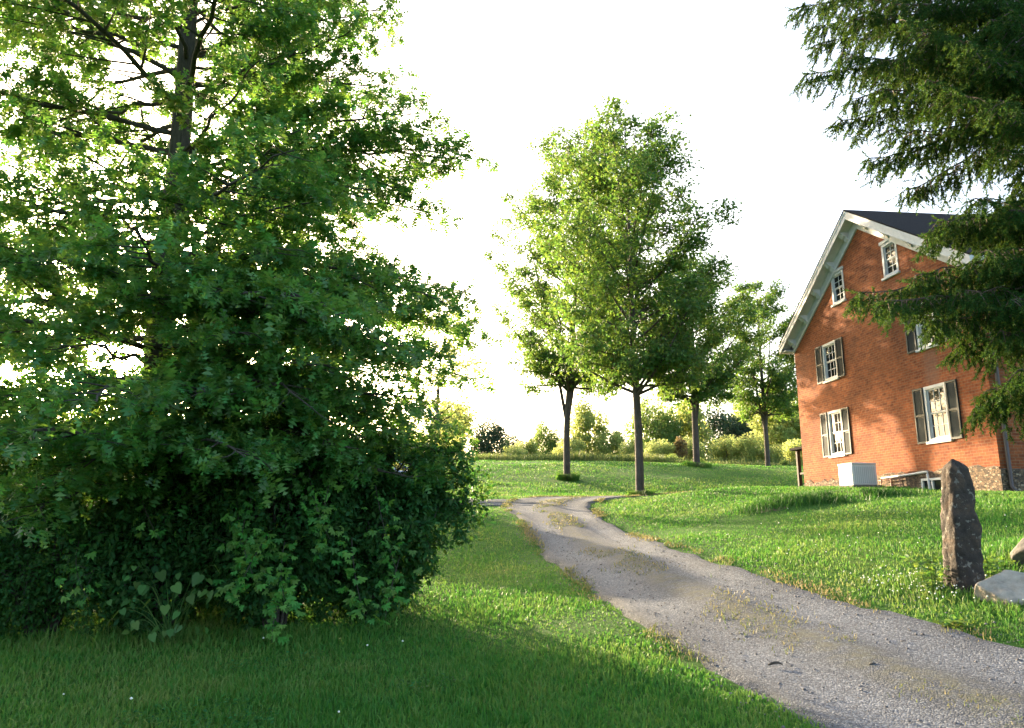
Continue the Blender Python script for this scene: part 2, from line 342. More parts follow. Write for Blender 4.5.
def grass_mat(name, stops, tw=.4, fscale=.35):
    m, nt, ns, ls = newmat(name)
    tc = ns.new('ShaderNodeTexCoord'); g = ns.new('ShaderNodeNewGeometry')
    n1 = N(ns, 'ShaderNodeTexNoise', Scale=fscale, Detail=5, Roughness=.65); ls.new(tc.outputs['Object'], n1.inputs['Vector'])
    ad = N(ns, 'ShaderNodeMath', op='MULTIPLY_ADD'); ls.new(g.outputs['Random Per Island'], ad.inputs[0]); ad.inputs[1].default_value = .35
    n5 = N(ns, 'ShaderNodeTexNoise', Scale=fscale * 7, Detail=4, Roughness=.6); ls.new(tc.outputs['Object'], n5.inputs['Vector'])
    mm = N(ns, 'ShaderNodeMath', op='MULTIPLY_ADD'); ls.new(n5.outputs['Fac'], mm.inputs[0]); mm.inputs[1].default_value = .5; ls.new(n1.outputs['Fac'], mm.inputs[2])
    sb = N(ns, 'ShaderNodeMath', op='ADD'); ls.new(mm.outputs[0], sb.inputs[0]); sb.inputs[1].default_value = -.43; ls.new(sb.outputs[0], ad.inputs[2])
    r = ramp(ns, stops); ls.new(ad.outputs[0], r.inputs[0])
    p = N(ns, 'ShaderNodeBsdfPrincipled', Roughness=.55); p.inputs['Specular IOR Level'].default_value = .25; ls.new(r.outputs[0], p.inputs['Base Color'])
    t = ns.new('ShaderNodeBsdfTranslucent')
    h = ns.new('ShaderNodeHueSaturation'); h.inputs['Hue'].default_value = .485; h.inputs['Value'].default_value = 1.5; ls.new(r.outputs[0], h.inputs['Color']); ls.new(h.outputs[0], t.inputs['Color'])
    mx = N(ns, 'ShaderNodeMixShader'); mx.inputs[0].default_value = tw; ls.new(p.outputs[0], mx.inputs[1]); ls.new(t.outputs[0], mx.inputs[2])
    out(ns, ls, mx.outputs[0]); return m

def stone_mat(name, stops, sc=5, lichen=None, bump=.8):
    m, nt, ns, ls = newmat(name)
    tc = ns.new('ShaderNodeTexCoord')
    n1 = N(ns, 'ShaderNodeTexNoise', Scale=sc, Detail=9, Roughness=.7); ls.new(tc.outputs['Object'], n1.inputs['Vector'])
    r = ramp(ns, stops); ls.new(n1.outputs['Fac'], r.inputs[0]); c = r.outputs[0]
    if lichen:
        v = N(ns, 'ShaderNodeTexNoise', Scale=15, Detail=5, Roughness=.6); ls.new(tc.outputs['Object'], v.inputs['Vector'])
        rl = ramp(ns, [(.58,(0,0,0)),(.63,(1,1,1))]); ls.new(v.outputs['Fac'], rl.inputs[0])
        mx = N(ns, 'ShaderNodeMix', data_type='RGBA'); ls.new(rl.outputs[0], mx.inputs[0]); ls.new(c, mx.inputs[6]); mx.inputs[7].default_value = (*lichen, 1); c = mx.outputs[2]
    p = N(ns, 'ShaderNodeBsdfPrincipled', Roughness=.85); ls.new(c, p.inputs['Base Color']); p.inputs['Specular IOR Level'].default_value = .3
    n2 = N(ns, 'ShaderNodeTexNoise', Scale=sc * 5, Detail=6, Roughness=.7); ls.new(tc.outputs['Object'], n2.inputs['Vector'])
    b = N(ns, 'ShaderNodeBump', Strength=bump, Distance=.03); ls.new(n2.outputs['Fac'], b.inputs['Height']); ls.new(b.outputs[0], p.inputs['Normal'])
    out(ns, ls, p.outputs[0]); return m

M = {}
M['brick'] = brick_mat(); M['rubble'] = rubble_mat()
M['white'] = plain('white_paint', (.56,.57,.58), .6, .15, 5)
M['glass'] = plain('window_glass', (.012,.014,.016), .03, spec=.2)
M['shutter'] = plain('shutter_paint', (.014,.028,.030), .65, .3, 6)
M['shingle'] = plain('roof_shingle', (.022,.021,.021), .95, .4, 14, bump=.5, spec=.08)
M['iron'] = plain('dark_metal', (.07,.05,.045), .5, .3, 8)
M['copper'] = plain('copper_pipe', (.45,.22,.13), .45, .3, 8)
M['acwhite'] = plain('enamel_white', (.68,.69,.70), .45)
M['acgrille'] = plain('grey_grille', (.5,.52,.53), .5)
M['wood'] = plain('weathered_wood', (.05,.038,.03), .8, .4, 6)
M['gravel'] = gravel_mat(); M['ground'] = ground_mat()
M['stones'] = stone_mat('gravel_stone', [(.3,(.07,.066,.07)),(.5,(.12,.115,.118)),(.7,(.22,.21,.21))], 2.5, bump=.2)
M['menhir'] = stone_mat('standing_stone', [(.32,(.018,.016,.015)),(.5,(.042,.033,.027)),(.68,(.10,.065,.042))], 4, (.15,.14,.12))
M['slab'] = stone_mat('pale_rock', [(.3,(.20,.175,.14)),(.5,(.33,.29,.235)),(.7,(.44,.39,.32))], 6, bump=.6)
M['boulder'] = stone_mat('grey_rock', [(.3,(.07,.065,.06)),(.5,(.13,.12,.11)),(.7,(.21,.195,.17))], 6, bump=.6)
M['oakbark'] = bark_mat('oak_bark', (.028,.024,.02), (.075,.065,.052))
M['maplebark'] = bark_mat('maple_bark', (.034,.028,.024), (.10,.082,.068))
M['sprucebark'] = bark_mat('spruce_bark', (.04,.03,.024), (.11,.08,.06))
M['oakleaf'] = leaf_mat('oak_leaf', (.062,.180,.044), (.19,.37,.045), tw=.42, rough=.42, spec=.45)
M['mapleleaf'] = leaf_mat('maple_leaf', (.048,.120,.028), (.19,.32,.045), tw=.45)
M['shrubleaf'] = leaf_mat('shrub_leaf', (.030,.105,.026), (.09,.21,.025), tw=.35, rough=.55, spec=.18)
M['vineleaf'] = leaf_mat('vine_leaf', (.075,.22,.035), (.18,.38,.04), tw=.35)
M['heartleaf'] = leaf_mat('heart_leaf', (.075,.17,.04), (.18,.30,.04), tw=.4)
M['paleleaf'] = leaf_mat('pale_leaf', (.12,.18,.05), (.50,.56,.17), tw=.6)
M['midleaf'] = leaf_mat('mid_leaf', (.075,.14,.035), (.26,.36,.08), tw=.52)
M['darkleaf'] = leaf_mat('dark_leaf', (.035,.075,.035), (.06,.11,.04), tw=.3)
M['rustleaf'] = leaf_mat('rust_leaf', (.17,.12,.05), (.32,.24,.09), tw=.4)
M['needle'] = leaf_mat('spruce_needle', (.022,.068,.016), (.08,.145,.02), tw=.25, rough=.7, spec=.08, hue=.03, var=.4)
M['grass'] = grass_mat('lawn_grass', [(.12,(.020,.105,.015)),(.36,(.042,.175,.022)),(.6,(.095,.20,.034)),(.85,(.19,.24,.065)),(.97,(.30,.285,.13))])
M['darkgrass'] = grass_mat('dark_grass', [(.2,(.015,.075,.010)),(.5,(.026,.105,.013)),(.9,(.05,.14,.022))], .3)  # darker green than the lawn blades, for the long patch on the bank
M['cloverleaf'] = leaf_mat('clover_leaf', (.03,.13,.025), (.07,.20,.03), tw=.3, spec=.15)
M['drygrass'] = grass_mat('dry_grass', [(.2,(.045,.11,.02)),(.5,(.12,.13,.045)),(.8,(.24,.20,.10))])
M['tallgrass'] = grass_mat('meadow_grass', [(.2,(.06,.11,.03)),(.5,(.11,.16,.04)),(.8,(.24,.24,.09))])
M['clover'] = plain('clover_white', (.75,.76,.68), .7)

def tag(o, label=None, cat=None, group=None, kind=None):
    if label: o['label'] = label
    if cat: o['category'] = cat
    if group: o['group'] = group
    if kind: o['kind'] = kind
    return o
def empty(name, loc, rz=0):
    o = bpy.data.objects.new(name, None); COL.objects.link(o); o.location = tuple(loc); o.rotation_euler = (0, 0, rz); o.empty_display_size = .3
    return o

# ------------------------------------------------------------------ ground, drive
def resample(pts, step):
    P = np.array(pts, float); n = len(P); res = []
    for i in range(n - 1):
        p0, p1, p2, p3 = P[max(i-1,0)], P[i], P[i+1], P[min(i+2,n-1)]
        k = max(2, int(np.linalg.norm(p2 - p1) / step))
        t = (np.arange(k) / k)[:, None]
        res.append(.5 * (2*p1 + (-p0+p2)*t + (2*p0-5*p1+4*p2-p3)*t*t + (-p0+3*p1-3*p2+p3)*t**3))
    return np.concatenate(res + [P[-1:]])
DRIVE = resample([(7.5,-14),(5.2,-4),(4.35,1),(3.56,5.2),(2.91,8.0),(2.34,11),(1.66,16),(1.26,20),(1.15,23),(1.6,25.3),(3.1,27.0),(5.6,28.9),(9,30.8),(16,33),(30,37),(50,44)], .3)
STUB = resample([(1.3,24.2),(-.2,24.2),(-2.5,24.3),(-5.5,24.4),(-9,24.2)], .3)
def half_w(y): return np.interp(y, [4, 7, 9.5, 19, 23, 27], [1.34, 1.22, 1.08, 1.04, 1.3, 1.5])
def path_dist(x, y, P):
    d = np.full(len(x), 1e9)
    for a in range(0, len(x), 40000):
        dd = ((np.stack([x[a:a+40000], y[a:a+40000]], 1)[:, None] - P[None, ::2]) ** 2).sum(-1)
        d[a:a+40000] = np.sqrt(dd.min(1))
    return d

def warp(n, near, far, k):
    t = np.linspace(-1, 1, n); return np.sinh(t * k) / math.sinh(k) * far
xs = warp(300, .2, 2500, 7.6); ys = np.concatenate([-np.geomspace(2500, 8, 25), np.arange(-6, 40, .28), np.arange(40, 80, 1.0), np.geomspace(81, 3000, 40)])
GX, GY = np.meshgrid(xs + 2, ys); gxf, gyf = GX.ravel(), GY.ravel()
GZ = tz(gxf, gyf)
dirt = np.zeros(len(gxf))
def blob(x, y, cx, cy, rx, ry, s=1.): return s * np.exp(-(((x-cx)/rx)**2 + ((y-cy)/ry)**2))
def dirt_at(x, y):
    d = blob(x, y, 5.95, 17.4, .34, .42, .9) + blob(x, y, 7.2, 9.35, .75, .22, .9) + blob(x, y, 5.25, 7.35, .8, .3, .55) + blob(x, y, 8.2, 15.2, 1.3, .5, .22)
    return d
dirt = dirt_at(gxf, gyf)
nx, ny = len(xs), len(ys)
ii = (np.arange(ny-1)[:, None] * nx + np.arange(nx-1)[None]).ravel()
from_tris('ground', np.stack([gxf, gyf, GZ], 1), np.stack([ii, ii+1, ii+nx+1, ii+nx], 1), M['ground'], None, True, attr={'dirt': dirt})['kind'] = 'structure'

def strip(name, P, w, lift, mat, jit=.15, nacross=15, seed=1):
    T = np.gradient(P, axis=0); T /= np.linalg.norm(T, axis=1, keepdims=True); Nn = np.stack([T[:, 1], -T[:, 0]], 1)
    s = np.concatenate([[0], np.cumsum(np.linalg.norm(np.diff(P, axis=0), axis=1))])
    u = np.linspace(-1, 1, nacross)
    w = w(P[:, 1]) if callable(w) else w
    jl = w + jit * sines(s, s * 0, seed, 14, .6, 14) * .6; jr = w + jit * sines(s, s * 0, seed + 9, 14, .6, 14) * .6
    W = np.where(u[None] < 0, jl[:, None], jr[:, None]) * u[None]
    X = P[:, 0:1] + Nn[:, 0:1] * W; Y = P[:, 1:2] + Nn[:, 1:2] * W
    Z = tz(X, Y) + lift - .10 * np.clip((np.abs(u) - .93) / .07, 0, 1)[None] ** 1 - .02 * np.exp(-((np.abs(u[None]) - .5) / .18) ** 2) + .03 * np.exp(-(u[None] / .2) ** 2)
    V = np.stack([X, Y, Z], -1).reshape(-1, 3); n = len(P)
    i = (np.arange(n-1)[:, None] * nacross + np.arange(nacross-1)[None]).ravel()
    UV = np.stack([np.broadcast_to(u[None], X.shape), np.broadcast_to(s[:, None], X.shape)], -1).reshape(-1, 2)
    return from_tris(name, V, np.stack([i, i+1, i+nacross+1, i+nacross], 1), mat, None, True, uv=UV)
strip('driveway', DRIVE, lambda y: half_w(y) + .06, .045, M['gravel'], seed=3)['kind'] = 'structure'
strip('parking_spur', STUB, .95, .038, M['gravel'], .3, seed=23)['kind'] = 'structure'

# ------------------------------------------------------------------ grass
HOUSE_A = np.array([12.215, 18.661]); HU = np.array([-.09887, .9951]); HV = np.array([.9951, .09887])
def in_house(x, y):
    q = np.stack([x, y], 1) - HOUSE_A; a = q @ HU; b = q @ HV
    return (a > -.05) & (a < 10.2) & (b > -.03)
def blades(name, x, y, h, w, mat, lean=.35, kind='stuff', seed=0):
    r = np.random.default_rng(seed); n = len(x); z = tz(x, y) - .01
    th = r.random(n) * 6.283; la = r.random(n) * 6.283; lm = lean * r.random(n) * h
    bx, by = np.cos(th) * w * .5, np.sin(th) * w * .5
    P = np.stack([x, y, z], 1)
    a = P + np.stack([bx, by, 0*bx], 1); b = P - np.stack([bx, by, 0*bx], 1)
    mid = P + np.stack([np.cos(la)*lm*.3, np.sin(la)*lm*.3, h*.6], 1)
    m1 = mid + .75 * np.stack([bx, by, 0*bx], 1); m2 = mid - .75 * np.stack([bx, by, 0*bx], 1)
    t = P + np.stack([np.cos(la)*lm, np.sin(la)*lm, h*(1 - .25*lm/np.maximum(h,1e-6))], 1)
    V = np.stack([a, b, m1, m2, t], 1).reshape(-1, 3)
    Fc = (np.array([(0,1,3),(0,3,2),(2,3,4)])[None] + (np.arange(n)*5)[:, None, None]).reshape(-1, 3)
    return from_tris(name, V, Fc, mat)
def wedge(n, y0, y1, seed, pw=1.0):
    r = np.random.default_rng(seed)
    y = np.exp(np.log(y0) + (np.log(y1) - np.log(y0)) * r.random(n)); x = (r.random(n) * 2 - 1) * (.74 * y + 2.2)
    return x, y, r
x, y, r = wedge(640000, 3.2, 60, 5)
dd = path_dist(x, y, DRIVE); d2 = path_dist(x, y, STUB)
edge = half_w(y) + .12 * sines(x, y, 31, 14, 1.5, 16) + .10 * r.random(len(x)) ** 2
keep = (dd > edge) & ~in_house(x, y) & ((d2 > .8 + .4 * sines(x, y, 33, 8, 1, 6)) | (r.random(len(x)) < .42)) & (dirt_at(x, y) * (1 + .5 * sines(x, y, 35, 8, 2, 8)) < .30)
cl = sines(x, y, 37, 14, .5, 5)
keep &= r.random(len(x)) < np.clip(.85 + .2 * cl, .25, 1)
x, y, cl, dd = x[keep], y[keep], cl[keep], dd[keep]
near = np.clip((13 - y) / 6, 0, 1) * np.clip((3.0 - x) / 1.5, .15, 1)
h = (.036 + .046 * r.random(len(x)) ** 1.5) * (1 + .30 * cl) * (1 + .55 * near * (.6 + .8 * r.random(len(x)))) * np.clip(y / 24, .9, 1.2)
h *= np.where(dd < half_w(y) + .4, .75, 1)
# unmown fringe under the shrubs and long grass on the bank hollow and by the stone
fr = np.exp(-((y - 9.5) / .55) ** 2) * (x < -1.6) + 1.6 * blob(x, y, 7.3, 18.0, 1.9, .6) + 1.1 * blob(x, y, 5.0, 8.95, .75, .5) + .8 * blob(x, y, 6.6, 9.3, .8, .4)
h *= 1 + 1.6 * fr * r.random(len(x))
w = (.006 + .004 * r.random(len(x))) * (np.maximum(y, 4) / 6) ** .85 * (1 + .5 * near)
tag(blades('lawn_grass', x, y, h, w, M['grass'], .9, seed=1), 'mown green lawn on both sides of the gravel drive', 'grass', kind='stuff')
# dry tufts on the middle strip and verges of the drive
r = np.random.default_rng(77); n = 100000
i = r.integers(0, len(DRIVE)-1, n); yy = DRIVE[i]; sel = (yy[:, 1] > 2) & (yy[:, 1] < 30); i = i[sel]
T = np.gradient(DRIVE, axis=0); T /= np.linalg.norm(T, axis=1, keepdims=True)
off = np.where(r.random(len(i)) < .62, r.normal(0, .17, len(i)), np.sign(r.random(len(i)) - .5) * (half_w(DRIVE[i][:, 1]) + r.normal(0, .09, len(i))))
q = DRIVE[i] + T[i] * r.uniform(-.3, .3, (len(i), 1)) + np.stack([T[i][:, 1], -T[i][:, 0]], 1) * off[:, None]
k = sines(q[:, 0], q[:, 1], 91, 10, 1, 8) > -.05
q = q[k]
b = blades('dry_grass_tufts', q[:, 0], q[:, 1], .025 + .055 * r.random(len(q)) ** 2, .0085 * (q[:, 1].clip(4) / 6) ** .8, M['drygrass'], 1.2, seed=2)
b.location.z = .045
tag(b, 'short yellowed grass along the middle and verges of the drive', 'grass', kind='stuff')
# tall weeds along the far edge of the lawn
r = np.random.default_rng(78); n = 26000
x = r.uniform(-45, 48, n); y = 57.5 + 3.0 * r.random(n) + sines(x, x*0, 3, 6, .05, .4) * 1.0 - np.abs(x) * .02
k = sines(x, y, 95, 8, .2, 1.5)
hh = (.35 + .5 * r.random(n)) * np.clip(.85 + .35 * k, .25, 2) * np.where(x > 12, .55, 1)
tag(blades('meadow_grass', x, y, hh, .05 + 0*x, M['tallgrass'], .5, seed=3), 'band of tall unmown meadow grass along the far lawn edge', 'tall grass', kind='stuff')
x = r.uniform(-90, 90, 30000); y = 61 + 35 * r.random(30000) ** 1.5
tag(blades('hay_meadow', x, y, .5 + .5 * r.random(30000), .09 + 0*x, M['tallgrass'], .5, seed=4), 'pale meadow beyond the lawn under the far trees', 'meadow', kind='stuff')

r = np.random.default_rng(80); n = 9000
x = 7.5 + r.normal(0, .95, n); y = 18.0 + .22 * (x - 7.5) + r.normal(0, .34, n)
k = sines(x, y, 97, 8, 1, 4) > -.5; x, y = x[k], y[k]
tag(blades('long_grass', x, y, .10 + .14 * r.random(len(x)), .016 + 0*x, M['darkgrass'], .8, seed=9), 'patch of longer darker grass along the brow of the bank', 'grass', kind='stuff')
r = np.random.default_rng(83); n = 60000
x, y, _r = wedge(n, 4.5, 15, 83)
k = (sines(x, y, 98, 14, .8, 4) > .75) & (path_dist(x, y, DRIVE) > half_w(y) + .1) & (r.random(n) < .8); x, y = x[k], y[k]; n = len(x)
V, Fc = leaves(OVAL_V, OVAL_F, np.stack([x, y, tz(x, y) + r.uniform(.03, .085, n)], 1), r.normal(0, 1, (n, 3)) * np.array([1, 1, .3]), r.normal(0, .35, (n, 3)) + np.array([0, 0, 1]), r.uniform(.022, .045, n))
tag(from_tris('clover_leaves', V, Fc, M['cloverleaf']), 'patches of small broad clover leaves among the lawn grass', 'clover', kind='stuff')
# clover heads
def scatter_balls(name, x, y, zoff, rad, mat, seed, flat=1.0):
    r = np.random.default_rng(seed); n = len(x)
    O = np.array([(1,0,0),(-1,0,0),(0,1,0),(0,-1,0),(0,0,1),(0,0,-1)], float); OF = np.array([(0,2,4),(2,1,4),(1,3,4),(3,0,4),(2,0,5),(1,2,5),(3,1,5),(0,3,5)])
    V = O[None] * (1 + .55 * (r.random((n, 6, 1)) - .5)); V = V * rad[:, None, None]; V[..., 2] *= flat
    a = r.random(n) * 6.283; ca, sa = np.cos(a)[:, None], np.sin(a)[:, None]
    X = V[..., 0]*ca - V[..., 1]*sa; Yv = V[..., 0]*sa + V[..., 1]*ca
    P = np.stack([x, y, tz(x, y) + zoff], 1)
    V = np.stack([X, Yv, V[..., 2]], -1) + P[:, None]
    return from_tris(name, V.reshape(-1, 3), (OF[None] + (np.arange(n)*6)[:, None, None]).reshape(-1, 3), mat)
r = np.random.default_rng(5)
cx = np.concatenate([r.normal(4.75, .38, 120), r.uniform(3.5, 6.5, 60), r.uniform(-5, 2.5, 16), r.uniform(4, 9, 30)])
cy = np.concatenate([r.normal(8.9, .45, 120), r.uniform(8, 12, 60), r.uniform(5.2, 14, 16), r.uniform(10, 19, 30)])
k = (path_dist(cx, cy, DRIVE) > 1.55); cx, cy = cx[k], cy[k]
tag(scatter_balls('clover_flowers', cx, cy, .085, .007 + .006 * r.random(len(cx)), M['clover'], 6), 'tiny white clover heads dotted through the lawn', 'flowers', kind='stuff')
# loose stones
n = 26000; i = r.integers(0, len(DRIVE)-1, n); i = i[(DRIVE[i][:, 1] > 2.5) & (DRIVE[i][:, 1] < 19)]
off = np.clip(np.where(r.random(len(i)) < .5, r.normal(.0, .5, len(i)), np.sign(r.random(len(i)) - .5) * r.normal(1.1, .24, len(i))), -1.6, 1.6)
q = DRIVE[i] + r.uniform(-.3, .3, (len(i), 2)) * .5 + np.stack([T[i][:, 1], -T[i][:, 0]], 1) * off[:, None]
tag(scatter_balls('gravel', q[:, 0], q[:, 1], .042, .006 + .013 * r.random(len(q)) ** 3, M['stones'], 8, .6), 'loose grey gravel lying on the drive', 'gravel', kind='stuff')

# bits of litter on the drive
def stick(px, py, Y, L, ang, label):
    p = at(px, py, Y); z = gz(p[0], p[1]) + .062
    pts = [(math.cos(ang)*t*L + .006*math.sin(t*9), math.sin(ang)*t*L, .012*math.sin(t*5+1)) for t in np.linspace(-.5, .5, 7)]
    V, Fc = tube(pts, [.004,.010,.013,.014,.012,.009,.004], 6)
    o = from_tris('bark_piece', V, Fc, M['oakbark'], None, True); o.location = (p[0], p[1], z)
    tag(o, label, 'bark piece')
stick(775, 662, 7.15, .14, -.3, 'dark curled bark piece lying on the left wheel track of the drive')
stick(873, 671, 6.8, .09, .2, 'smaller dark bark piece lying near the right side of the drive')

# ------------------------------------------------------------------ trees
def tree_root(name, x, y, label, cat='tree', group=None):
    z = gz(x, y); return tag(empty(name, (x, y, z)), label, cat, group), z

def rand_dirs(r, n, up=0.0):
    v = r.normal(size=(n, 3)); v[:, 2] += up; return unit(v)

def oak():
    r = np.random.default_rng(21)
    bx, by = -5.35, 11.0
    root, z0 = tree_root('oak_tree', bx, by, 'large dark green oak with layered branches filling the left side, sun behind it')
    org = np.array([bx, by, z0])
    W = TR(); twigs = []   # (pos, dir)
    tp = np.array([(0,0,-.15),(.02,0,1.2),(-.02,0,3),(-.04,0,5),(-.02,.03,7.5),(-.06,0,10),(-.02,0,12.5),(0,0,15.5)], float)
    tr = np.array([.27,.22,.20,.18,.155,.12,.08,.02])
    tpd = resample(tp, .5); trd = np.interp(tpd[:, 2], tp[:, 2], tr)
    W.tube(tpd, trd, 10)
    def trunk_at(z):
        return np.array([np.interp(z, tp[:, 2], tp[:, 0]), np.interp(z, tp[:, 2], tp[:, 1]), z])
    def primary(p0, p2, bow, r0):
        L = np.linalg.norm(p2 - p0)
        mid = (p0 + p2) * .5 + np.array([0, 0, bow * L]) + r.normal(0, .05 * L, 3)
        P = bez(p0, mid, p2, 12); P[1:-1] += r.normal(0, .03, (10, 3))
        W.tube(P, np.linspace(r0, .008, 12), 6)
        ns = int(5 + L * 3.0)
        for k in range(ns):
            t = .18 + .82 * (k + r.random()) / ns
            f = t * 11; i = min(int(f), 10); b = P[i] + (P[i+1] - P[i]) * (f - i); d = unit(P[i+1] - P[i])
            side = 1 if k % 2 else -1
            lat = unit(np.cross(d, np.array([0, 0, 1.0]))) * side
            sl = (.25 + .36 * L * (1.08 - t)) * r.uniform(.6, 1.1); sl = min(sl, 1.7)
            sd = unit(d * r.uniform(.5, 1.0) + lat * r.uniform(.6, 1.1) + np.array([0, 0, r.normal(.0, .10)]))
            e = b + sd * sl + np.array([0, 0, -.10 * sl])
            S = bez(b, (b + e) * .5 + r.normal(0, .06, 3), e, 5)
            W.tube(S, np.linspace(.4 * r0 * (1.1 - t) + .006, .004, 5), 4)
            nt = max(3, int(sl * 9.0))
            for j in range(nt + 1):
                tt = .25 + .75 * j / nt
                g = tt * 4; ii_ = min(int(g), 3); bb = S[ii_] + (S[ii_+1] - S[ii_]) * (g - ii_)
                td = unit(sd + r.normal(0, .65, 3) * np.array([1, 1, .55]) + np.array([0, 0, .06])); tl = r.uniform(.12, .34)
                twigs.append((bb, td, tl))
    # free branches round the crown
    for k in range(112):
        h = 2.0 + 13.2 * (k + .5) / 112
        az = k * 2.39996 + r.normal(0, .2)
        if math.cos(az) > .80 and h < 11.5: continue
        if math.sin(az) < -.9 and (5 < h < 7.4 or 9 < h < 10.6): continue
        Lx = np.interp(h, [1.5, 3, 6.5, 10, 13, 15.4], [4.2, 4.9, 4.8, 4.0, 2.6, .8]) * r.uniform(.8, 1.08)
        dz = np.interp(h, [2, 5, 9, 13, 15.4], [-.22, -.10, .10, .35, .9])
        p0 = trunk_at(h); p2 = p0 + np.array([math.cos(az) * Lx, math.sin(az) * Lx, dz * Lx])
        if p2[2] < 1.9: p2[2] = 1.9 + r.random() * .4
        primary(p0, p2, np.interp(h, [2, 8, 14], [.10, .05, -.05]), .012 + .0075 * Lx)
    # boughs whose ends make the outline on the right and the sprays nearest the viewer
    for px, py, Y, sl in [(388,10,11,.25),(355,28,10.2,.2),(330,-30,11.5,.3),(372,-40,10.6,.3),(452,150,11,.0),(398,84,11.5,.12),(428,112,10.3,.05),(468,160,11,-.05),(412,190,11,-.1),(372,190,9.7,-.1),(345,80,11.8,.1),
                          (440,215,12,-.1),(466,292,11,-.12),(478,330,11.6,-.12),(448,305,10,-.12),(470,378,11,-.15),(440,352,9.4,-.15),(446,424,10.6,-.15),(420,400,9.2,-.15),(446,452,11,-.14),(400,430,9.6,-.12),(365,300,9,-.1),(390,345,8.8,-.12),
                          (50,482,7.9,-.12),(8,432,7.4,-.12),(130,432,8.3,-.14),(205,392,7.9,-.12),(312,408,8.2,-.14),(60,345,7.9,-.1),(250,335,8.2,-.1),(330,365,8.4,-.1),(20,255,8.2,-.08),(150,295,8.2,-.08),(290,250,8.6,-.05),(340,285,8.9,-.05),(100,200,8.6,0),(80,470,8.2,-.14),(180,458,8.6,-.14),(262,452,8.8,-.14),(350,448,9.2,-.14),(405,475,9.8,-.14),(28,515,8.0,-.14),(425,470,10.6,-.12),(300,130,9,.05),(40,120,8.6,.05),(260,60,8.8,.1),(330,200,8.8,0)]:
        p2 = at(px, py, Y) - org; L = math.hypot(p2[0], p2[1])
        h = np.clip(p2[2] - sl * L, 1.6, 13.5)
        primary(trunk_at(h), p2, .07 if sl < .05 else 0.0, .012 + .007 * L)
    W.build('trunk', M['oakbark'], root)
    B = np.array([t[0] for t in twigs]); D = np.array([t[1] for t in twigs]); Ls = np.array([t[2] for t in twigs])
    TW = TR()
    k = 9; n = len(B)
    t = np.repeat(Ls[:, None], k, 1) * (np.linspace(.35, 1.0, k)[None] + r.normal(0, .06, (n, k)))
    pos = (B[:, None] + D[:, None] * t[..., None]).reshape(-1, 3) + r.normal(0, .02, (n * k, 3))
    ax = np.repeat(D, k, 0) * .7 + r.normal(0, .65, (n * k, 3)); ax[:, 2] -= .15
    nr = r.normal(0, .42, (n * k, 3)) + np.array([0, 0, 1.0])
    sz = r.uniform(.105, .18, n * k)
    # the gap low in the crown through which the sun shines
    S = np.array([math.sin(SUN_AZ)*math.cos(SUN_EL), math.cos(SUN_AZ)*math.cos(SUN_EL), math.sin(SUN_EL)])
    rel = pos + org - np.array([0, 0, EYE]); al = rel @ S; pr = rel - al[:, None] * S
    hx = unit(np.cross(S, np.array([0, 0, 1.0]))); a = pr @ hx; b = pr[:, 2]
    gap = ((a / .50) ** 2 + (b / .27) ** 2 < 1 + .45 * r.normal(size=len(a))) | ((np.abs(a - .45) < .2) & (np.abs(b - .08) < .16))
    kp = ~(gap & (r.random(len(a)) < .96)) & ~chink(pos + org)
    pos, ax, nr, sz = pos[kp], ax[kp], nr[kp], sz[kp]
    V, Fc = leaves(OAK_V, OAK_F, pos, ax, nr, sz)
    from_tris('crown', V, Fc, M['oakleaf'], root)
    print('oak leaves', len(pos), 'twigs', n)
oak()

